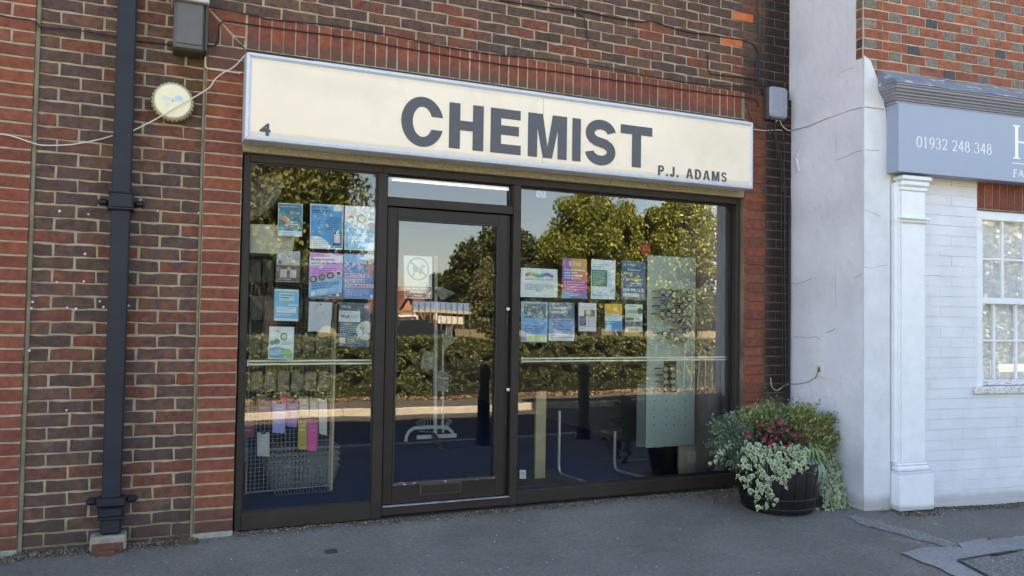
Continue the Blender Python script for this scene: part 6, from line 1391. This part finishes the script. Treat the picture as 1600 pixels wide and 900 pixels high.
# sockets on the cream panel
sk_ = thing('double_socket', 'white double plug socket on the cream panel right of the display stand', 'socket'); a, b = at(1075, 706, .52), at(1101, 722, .52)
MB().box(a.x, b.x, .520, .534, b.z, a.z, b=.003).build('plate', white_p, sk_); mb = MB(); c = (a+b)/2; w_ = b.x-a.x
for s in (-.25, .25):
    mb.box(c.x+s*w_-.002, c.x+s*w_+.002, .518, .5198, c.z+.010, c.z+.017); mb.box(c.x+s*w_-.012, c.x+s*w_-.008, .518, .5198, c.z-.006, c.z-.001); mb.box(c.x+s*w_+.008, c.x+s*w_+.012, .518, .5198, c.z-.006, c.z-.001)
mb.build('pin_holes', blackp, sk_); settle(sk_, (c.x, .53, c.z))

# ================================================================== ACROSS THE ROAD (seen mirrored in the glass)
def bollard(x, y, label):
    o = thing('bollard', label, 'bollard'); z = gz(x, y)
    MB().lathe([(.10, -.05), (.10, .02), (.095, .06), (.09, .20), (.085, .22), (.082, .24)], (x, y, z), 16).build('base', iron, o, smooth=False)
    MB().lathe([(.078, .24), (.072, .55), (.066, .80), (.075, .81), (.075, .83), (.064, .84)], (x, y, z), 16).build('shaft', iron, o, smooth=False)
    MB().lathe([(.066, .84), (.088, .86), (.090, .885), (.078, .91), (.072, .95), (.05, .985), (.02, 1.0), (.0, 1.002)], (x, y, z), 16).build('cap', iron, o, smooth=False)
    MB().lathe([(.0705, .665), (.0715, .668), (.0705, .705), (.070, .708)], (x, y, z), 16).build('collar_band', mat('dull_band', (.03,.03,.032), rough=.35), o)
    settle(o, (x, y, z))
bollard(3.36, -4.03, 'black iron bollard at the kerb mirrored in the door glass'); bollard(4.79, -3.98, 'black iron bollard at the kerb mirrored in the right window')
# hedge
HY = -10.2
hz0 = -.29; hz1 = .90
hd = thing('hedge', 'long clipped beech hedge behind the railings across the road', 'hedge'); g = np.random.default_rng(77)
n = 130000; X = g.uniform(-1.5, 12.2, n); side_ = g.uniform(0, 1, n)
top = hz1+np.array([.07*noise.noise(Vector((x*.9, 0, 5)))+.03*noise.noise(Vector((x*4, 0, 5))) for x in X])
front = side_ < .72
Y = np.where(front, HY+.45-g.uniform(0, 1, n)**2*.35+.06*np.sin(X*3.1), HY+g.uniform(-.55, .45, n)); Z = np.where(front, hz0+.06+(top-hz0-.06)*g.uniform(0, 1, n), top-g.uniform(0, 1, n)**2*.25)
Y += np.array([.10*noise.noise(Vector((x*2.2, z*2.2, 1))) for x, z in zip(X, Z)])
P_ = np.stack([X, Y, Z], 1); keep = np.array([noise.noise(Vector((p[0]*5, p[2]*5, 0))) > -.22 for p in P_]); leaves('foliage', P_[keep], .058, lf_hedge, hd, seed=8, droop=.1, aspect=.65)
mb = MB()
for i in range(130):
    x = -1.4+i*.105; mb.tube([(x, HY+.12, hz0-.05), (x+rnd.uniform(-.08, .08), HY+.16, .3), (x+rnd.uniform(-.1, .1), HY+.1, .75)], [.012, .009, .005], 5)
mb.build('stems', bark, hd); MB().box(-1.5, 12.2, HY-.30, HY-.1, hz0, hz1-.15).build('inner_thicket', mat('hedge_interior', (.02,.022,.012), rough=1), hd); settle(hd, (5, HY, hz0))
hd2 = thing('hedge', 'second dark hedge farther to the right across the road, seen only in the sash window', 'hedge'); n = 60000  # unseen dark hedge added so that the sash panes reflect less light
X = g.uniform(14.5, 36, n); Z = hz0+(1.9)*g.uniform(0, 1, n); Y = -10.2-g.uniform(0, 1, n)**2*.4+.15*np.sin(X*2.3)
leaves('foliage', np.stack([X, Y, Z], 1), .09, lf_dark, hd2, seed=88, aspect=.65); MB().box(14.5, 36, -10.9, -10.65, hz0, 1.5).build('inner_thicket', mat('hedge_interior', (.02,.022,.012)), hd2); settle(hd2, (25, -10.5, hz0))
rl = thing('iron_railing', 'low black iron railing in front of the hedge', 'railing'); mb = MB(); RY = -9.68
for i in range(130): x = 4.6+i*.065; mb.tube([(x, RY, hz0-.03), (x, RY, .42)], .006, 5)
mb.build('bars', iron, rl)['kind'] = 'stuff'; MB().box(4.6, 13.1, RY-.012, RY+.012, .36, .385).box(4.6, 13.1, RY-.012, RY+.012, -.18, -.155).build('rail', iron, rl)
for i in range(5): MB().box(4.58+i*2.1, 4.62+i*2.1, RY-.02, RY+.02, hz0-.05, .50, b=.004).build('post', iron, rl)
settle(rl, (8, RY, hz0))
# hoop topped fence
hp = thing('hoop_fence', 'grey hoop topped wire fence at the end of the hedge', 'fence'); mb = MB(); hY = -7.4
q0 = across(1058, 562, -9.62); 
for i in range(22):
    x = q0.x+i*.19; zt = q0.z; pts = [(x+.10*math.cos(R_(a))+.10, -9.62, zt+.10*math.sin(R_(a))*1.2+.06) for a in range(180, -1, -20)]; mb.tube([(x, -9.62, hz0)]+pts+[(x+.20, -9.62, hz0)], .004, 5)
mb.tube([(q0.x, -9.62, zt), (q0.x+4.4, -9.62, zt)], .006, 5); mb.build('hoops', mat('pale_fence', (.16,.16,.15), rough=.5), hp); settle(hp, (q0.x, -9.62, hz0))
# fallen leaves along the hedge foot
P_ = []
for i in range(5200):
    x = g.uniform(-1.5, 13); y = -9.62+abs(g.normal())*.10-(.2 if g.uniform() < .5 else 0); P_.append((x, y, -.262+g.uniform(0, .05)))
V, Fq = leaf_faces(np.array(P_), .06, aspect=.7, up=1.2, seed=9); tag(fast_mesh('fallen_leaves', V, Fq, lf_fall), 'orange fallen leaves lying along the foot of the hedge', 'leaves', kind='stuff')
# trees
def TR(name, label, u, v, yr, rpx, rz_px, zbase, **k):
    c = across(u, v, yr); zc = (c.y-0); dist = (2*GLASS_Y-yr+5.32)/.93; mpp = dist/F_PX
    rx, rz = rpx*mpp, rz_px*mpp
    return tree(name, label, (c.x, yr, zbase), c.z-zbase, (rx, rx*.8, rz, c.z-zbase), **k)
TR('lime_tree', 'broad lime tree with big drooping leaves nearest the left window reflection', 430, 300, -13.5, 150, 150, -.3, trunk_r=.16, n_leaf=30000, size=.14, m_=lf_lime, seed=3, droop=1.4, clump=.26, nclump=150, aspect=.62)
TR('oak_tree', 'tall dark spreading oak tree behind the deck', 775, 430, -34, 85, 85, -.3, trunk_r=.4, n_leaf=26000, size=.24, m_=lf_dark, seed=12, clump=.26, nclump=80)
TR('birch_tree', 'light grey-green bushy birch in front of the dark oak', 768, 465, -24, 42, 72, -.3, trunk_r=.10, n_leaf=15000, size=.12, m_=lf_pale, seed=5, clump=.32, nclump=70, droop=.8)
TR('maple_tree', 'large yellow-green tree mirrored in the middle of the right window', 930, 392, -17, 122, 116, -.3, trunk_r=.24, n_leaf=60000, size=.10, m_=lf_yellow, seed=21, clump=.20, nclump=190, droop=.5, low=1)
TR('maple_tree', 'yellower tree mirrored at the right end of the right window', 1058, 392, -16, 100, 118, -.3, trunk_r=.22, n_leaf=48000, size=.10, m_=lf_yellow, seed=23, clump=.21, nclump=160, droop=.5)
TR('holly_tree', 'dark tree standing low between the birch and the yellow-green tree', 840, 440, -22, 60, 90, -.3, trunk_r=.2, n_leaf=24000, size=.12, m_=lf_dark, seed=25, clump=.3, nclump=80)
TR('dark_tree', 'far dark tree left of the oak above the gable', 705, 462, -40, 48, 40, -.3, trunk_r=.3, n_leaf=12000, size=.24, m_=lf_dark, seed=26, clump=.3, nclump=50)
TR('dark_tree', 'dark tree behind the lime tree mirrored in the left window', 470, 430, -20, 130, 70, -.3, trunk_r=.2, n_leaf=22000, size=.14, m_=lf_dark, seed=27, clump=.28, nclump=80)
for i, (u, rp) in enumerate(((845, 40), (905, 42), (965, 42), (1025, 42), (1085, 40), (1150, 45), (1230, 60), (1310, 60))):
    TR('laurel_bush', ['laurel bush just behind the hedge, leftmost of the row','second laurel bush behind the hedge','third laurel bush behind the hedge','fourth laurel bush behind the hedge','fifth laurel bush behind the hedge','sixth laurel bush behind the hedge','seventh laurel bush behind the hedge','laurel bush at the right end of the row behind the hedge'][i], u, 488, -13.2-.3*(i % 2), rp, 38, -.3, trunk_r=.05, n_leaf=7000, size=.10, m_=lf_dark if i % 2 else lf_hedge, seed=40+i, clump=.4, nclump=30)
for i, (x_, y_, h_) in enumerate(((19, -14, 3.4), (24, -15, 3.9), (29.5, -14.5, 3.6), (35, -16, 4.2), (42, -17, 4.4))):  # dark trees added behind that hedge to keep the sash reflection dim
    tree('yew_tree', ['dark yew tree beyond the second hedge, first from the left','second dark yew tree beyond the second hedge','third dark yew tree beyond the second hedge','fourth dark yew tree beyond the second hedge','dark yew tree farthest along the second hedge'][i], (x_, y_, -.3), h_, (3.2, 2.6, h_*.85, h_*.9), .2, 15000, .17, lf_dark, 70+i, clump=.3, nclump=70)
for i, (u, v, rp) in enumerate(((360, 500, 40), (420, 503, 40), (480, 500, 35), (540, 503, 35), (595, 505, 25))):
    TR('shrub', ['shrub behind the hedge below the lime tree, first from the left','second shrub behind the hedge below the lime tree','third shrub behind the hedge below the lime tree','fourth shrub behind the hedge below the lime tree','shrub behind the hedge nearest the parked car'][i], u, v, -15-.5*(i % 2), rp, 28, -.3, trunk_r=.05, n_leaf=6000, size=.10, m_=lf_hedge, seed=60+i, clump=.4, nclump=26)
mb_m = mat('roof_tile_far', (.20, .09, .06), var=.2, vscale=3, rough=.9)
def house(u0, u1, v_eave, v_ridge, yr, label, wallc, chim=(.5, None)):
    o = thing('house', label, 'house'); a, b = across(u0, v_eave, yr), across(u1, v_eave, yr); zr_ = across((u0+u1)/2, v_ridge, yr).z; x0, x1, ze = a.x, b.x, a.z; xm = (x0+x1)/2; zb = -.35; D = 7
    wl = MB(); wl.add([(x0, yr, zb), (x1, yr, zb), (x1, yr, ze), (xm, yr, zr_), (x0, yr, ze), (x0, yr-D, zb), (x1, yr-D, zb), (x1, yr-D, ze), (xm, yr-D, zr_), (x0, yr-D, ze)], [(0,1,2,3,4),(9,8,7,6,5),(0,5,6,1),(1,6,7,2),(4,9,5,0)])
    wl.build('wall', wallc, o); rf = MB()
    for s, xe in ((-1, x0), (1, x1)):
        e = .35; xo = xe+s*e; zo = ze-(zr_-ze)/(xm-x0)*e*1.0
        rf.add([(xo, yr+e, zo), (xm, yr+e, zr_+.02), (xm, yr-D, zr_+.02), (xo, yr-D, zo), (xo, yr+e, zo+.18), (xm, yr+e, zr_+.22), (xm, yr-D, zr_+.22), (xo, yr-D, zo+.18)], [(0,1,2,3),(4,7,6,5),(0,4,5,1),(0,3,7,4)])
    r = rf.build('roof', mb_m, o); MB().box(xm-.4, xm+.4, yr-3, yr-2.2, zr_-.3, zr_+chim[0], b=.02).build('chimney', chim[1] or wallc, r)
    wn = MB().box(xm-.6, xm+.6, yr+.005, yr+.06, ze-1.3, ze-.1, b=.01).build('window', white_wood, o); MB().box(xm-.52, xm+.52, yr+.061, yr+.07, ze-1.22, ze-.18).build('pane', mat('far_glass', (.05,.06,.07), rough=.1), wn)
    settle(o, (xm, yr, zb))
orw = mat('orange_house_brick', (.42, .20, .10), var=.15, vscale=3, rough=.9)
house(617, 650, 490, 463, -34, 'orange brick gabled house mirrored at the left of the door', orw)
house(676, 712, 486, 463, -44, 'second orange brick gable behind the deck with a pale chimney', orw, chim=(.9, mat('pale_chimney', (.5,.47,.42), rough=.9)))
# raised deck with blue mesh
dk = thing('scaffold_deck', 'raised timber scaffold deck wrapped in blue mesh beyond the hedge', 'deck'); yr = -28; a, b = across(642, 486, yr), across(733, 486, yr)
c1, c2, c3, c4 = across(642, 474, yr).z, a.z, across(690, 495, yr).z, across(690, 506, yr).z
MB().box(a.x, b.x, yr-.03, yr, c2, c1).build('mesh_screen', mat('blue_mesh', (.14,.24,.40), rough=.7, var=.2, vscale=3), dk)
MB().box(a.x, b.x+.4, yr-3, yr+.1, c2-.12, c2-.005, b=.01).build('deck_boards', mat('pale_boards', (.45,.36,.25), rough=.8), dk)
for i in range(11): x = a.x+(b.x-a.x)*i/10; MB().tube([(x, yr+.12, -.3), (x, yr+.12, c1)], .022, 6).build('pole', mat('galvanised_pole', (.14,.14,.14), rough=.6), dk)
MB().box(across(683, 500, yr).x, across(724, 500, yr).x, yr+.02, yr+.08, c4, c3, b=.01).build('white_barrier', mat('white_boarding', (.6,.58,.5), rough=.8, var=.2, vscale=4), dk)
settle(dk, ((a.x+b.x)/2, yr, -.3))
# parked car beyond the hedge
def car(c, L_=4.2, W_=1.75, label=''):
    o = thing('parked_car', label, 'car'); x, y, z = c; body = [(-2.1,.35),(-2.1,.75),(-1.95,.88),(-1.25,.95),(2.0,.98),(2.1,.8),(2.12,.35)]
    hf = W_/2
    cp = lambda pts, h0, h1: None
    MB().prism(body, lambda a, b, c_: Vector((x+a, y-hf+b, z+c_)), W_).build('body', mat('navy_car_paint', (.012,.018,.035), rough=.25, coat=.6), o)
    cab = [(-1.15,.95),(-.55,1.40),(.95,1.44),(1.75,.98)]; hc = hf*.84
    mb = MB(); n = 4; vs = [(x+a, y-hf*.96, z+b) if b < 1 else (x+a, y-hc, z+b) for a, b in cab]+[(x+a, y+hf*.96, z+b) if b < 1 else (x+a, y+hc, z+b) for a, b in cab]; mb.add(vs, [(0,1,2,3),(7,6,5,4),(0,4,5,1),(2,6,7,3)]); mb.build('windows', mat('tinted_glass', (.01,.012,.014), rough=.05), o)
    MB().prism([(-.60,1.40),(-.55,1.46),(.95,1.49),(1.02,1.43)], lambda a, b, c_: Vector((x+a, y-hc+b, z+c_)), 2*hc).build('roof', mat('navy_car_paint', (.01,.01,.01)), o)
    for wx in (-1.35, 1.35):
        for s in (-1, 1):
            wh = MB().lathe([(.33, -.1), (.33, .1)], (x+wx, y+s*(hf-.08), z+.32), 18, 'y').build('wheel', blackp, o); MB().lathe([(.2, -.11), (.2, .11)], (x+wx, y+s*(hf-.08), z+.32), 10, 'y').build('rim', steel, wh)
    for s in (-1, 1): MB().box(x-2.13, x-2.09, y+s*.6-.16, y+s*.6+.16, z+.62, z+.76, b=.01).build('headlight', white_p, o)
    settle(o, (x, y, z))
cc = across(640, 520, -20); car((cc.x-.6, -20, -.32), label='dark blue parked car behind the hedge mirrored in the door')
# lamp column and red sign beyond
lc = across(1011, 390, -15.5); o = thing('red_sign', 'red notice board on a post beyond the hedge', 'sign'); MB().box(lc.x-.14, lc.x+.14, -15.52, -15.48, lc.z-.17, lc.z+.17, b=.01).build('board', mat('red_board', (.13,.02,.018), rough=.5), o); MB().tube([(lc.x, -15.56, -.3), (lc.x, -15.56, lc.z+.1)], .03, 8).build('post', iron, o); settle(o, (lc.x, -15.5, -.3))
# street name plate, seen back to front in the neighbour's window
def nacross(u, v, dist):
    """real position of a thing seen in the neighbour's pane; dist metres in front of the pane"""
    d = ray(u, v); P0 = NO-NN*.0615; t = (P0-NN*dist-CAM).dot(NN)/d.dot(NN); Pv = CAM+d*t; k = (Pv-P0).dot(NN); return Pv-NN*2*k
p0, p1 = nacross(1561, 578, 8.2), nacross(1604, 570, 8.2)
pl_ = thing('street_name_plate', 'cream street name plate reading ST PLACE on two short posts', 'sign')
ex = (Vector((p0.x, p0.y, 0))-Vector((p1.x, p1.y, 0))); wd = ex.length; ex.normalize(); org = Vector((p1.x, p1.y, 0)); nn_ = Vector((0, 0, 1)).cross(ex)
zb, zt2 = min(p0.z, p1.z), max(p0.z, p1.z)
if nn_.y < 0: nn_ = -nn_
TP = lambda a, y, z: org+ex*a+nn_*(-y)+Vector((0, 0, z))
mb = MB(); mb.prism(rect(-.30, wd+.02, zb-.02, zt2+.02), lambda a, y, z: TP(a, y, z), .02); mb.build('plate', mat('cream_plate', (.26,.24,.17), rough=.5), pl_)
mb = MB(); text_fit(mb, 'ST PLACE', TP, .03, wd-.01, zb+.005, zt2-.005, bold=.02, y=-.002); mb.build('plate_lettering', letter_m, pl_)
for a in (-.1, wd-.1): MB().tube([TP(a, .03, -.45), TP(a, .03, zb)], .02, 6).build('post', iron, pl_)
settle(pl_, (p0.x, p0.y, -.42))
# distant woodland closing the view
g = np.random.default_rng(99); n = 36000; A_ = g.uniform(0, 1, n); X = -40+A_*190; hh = 5+2.5*np.sin(X*.11)+1.5*np.sin(X*.37+1)
P_ = np.stack([X, -95+g.uniform(-5, 5, n), -.5+hh*g.uniform(0, 1, n)], 1); tag(leaves('woodland', P_, .9, lf_dark, None, seed=19), 'far belt of dark woodland beyond the houses', 'woodland', kind='stuff')
print('bricks', len([o for o in bpy.data.objects if o.name.startswith('brick')]), 'objects', len(bpy.data.objects))
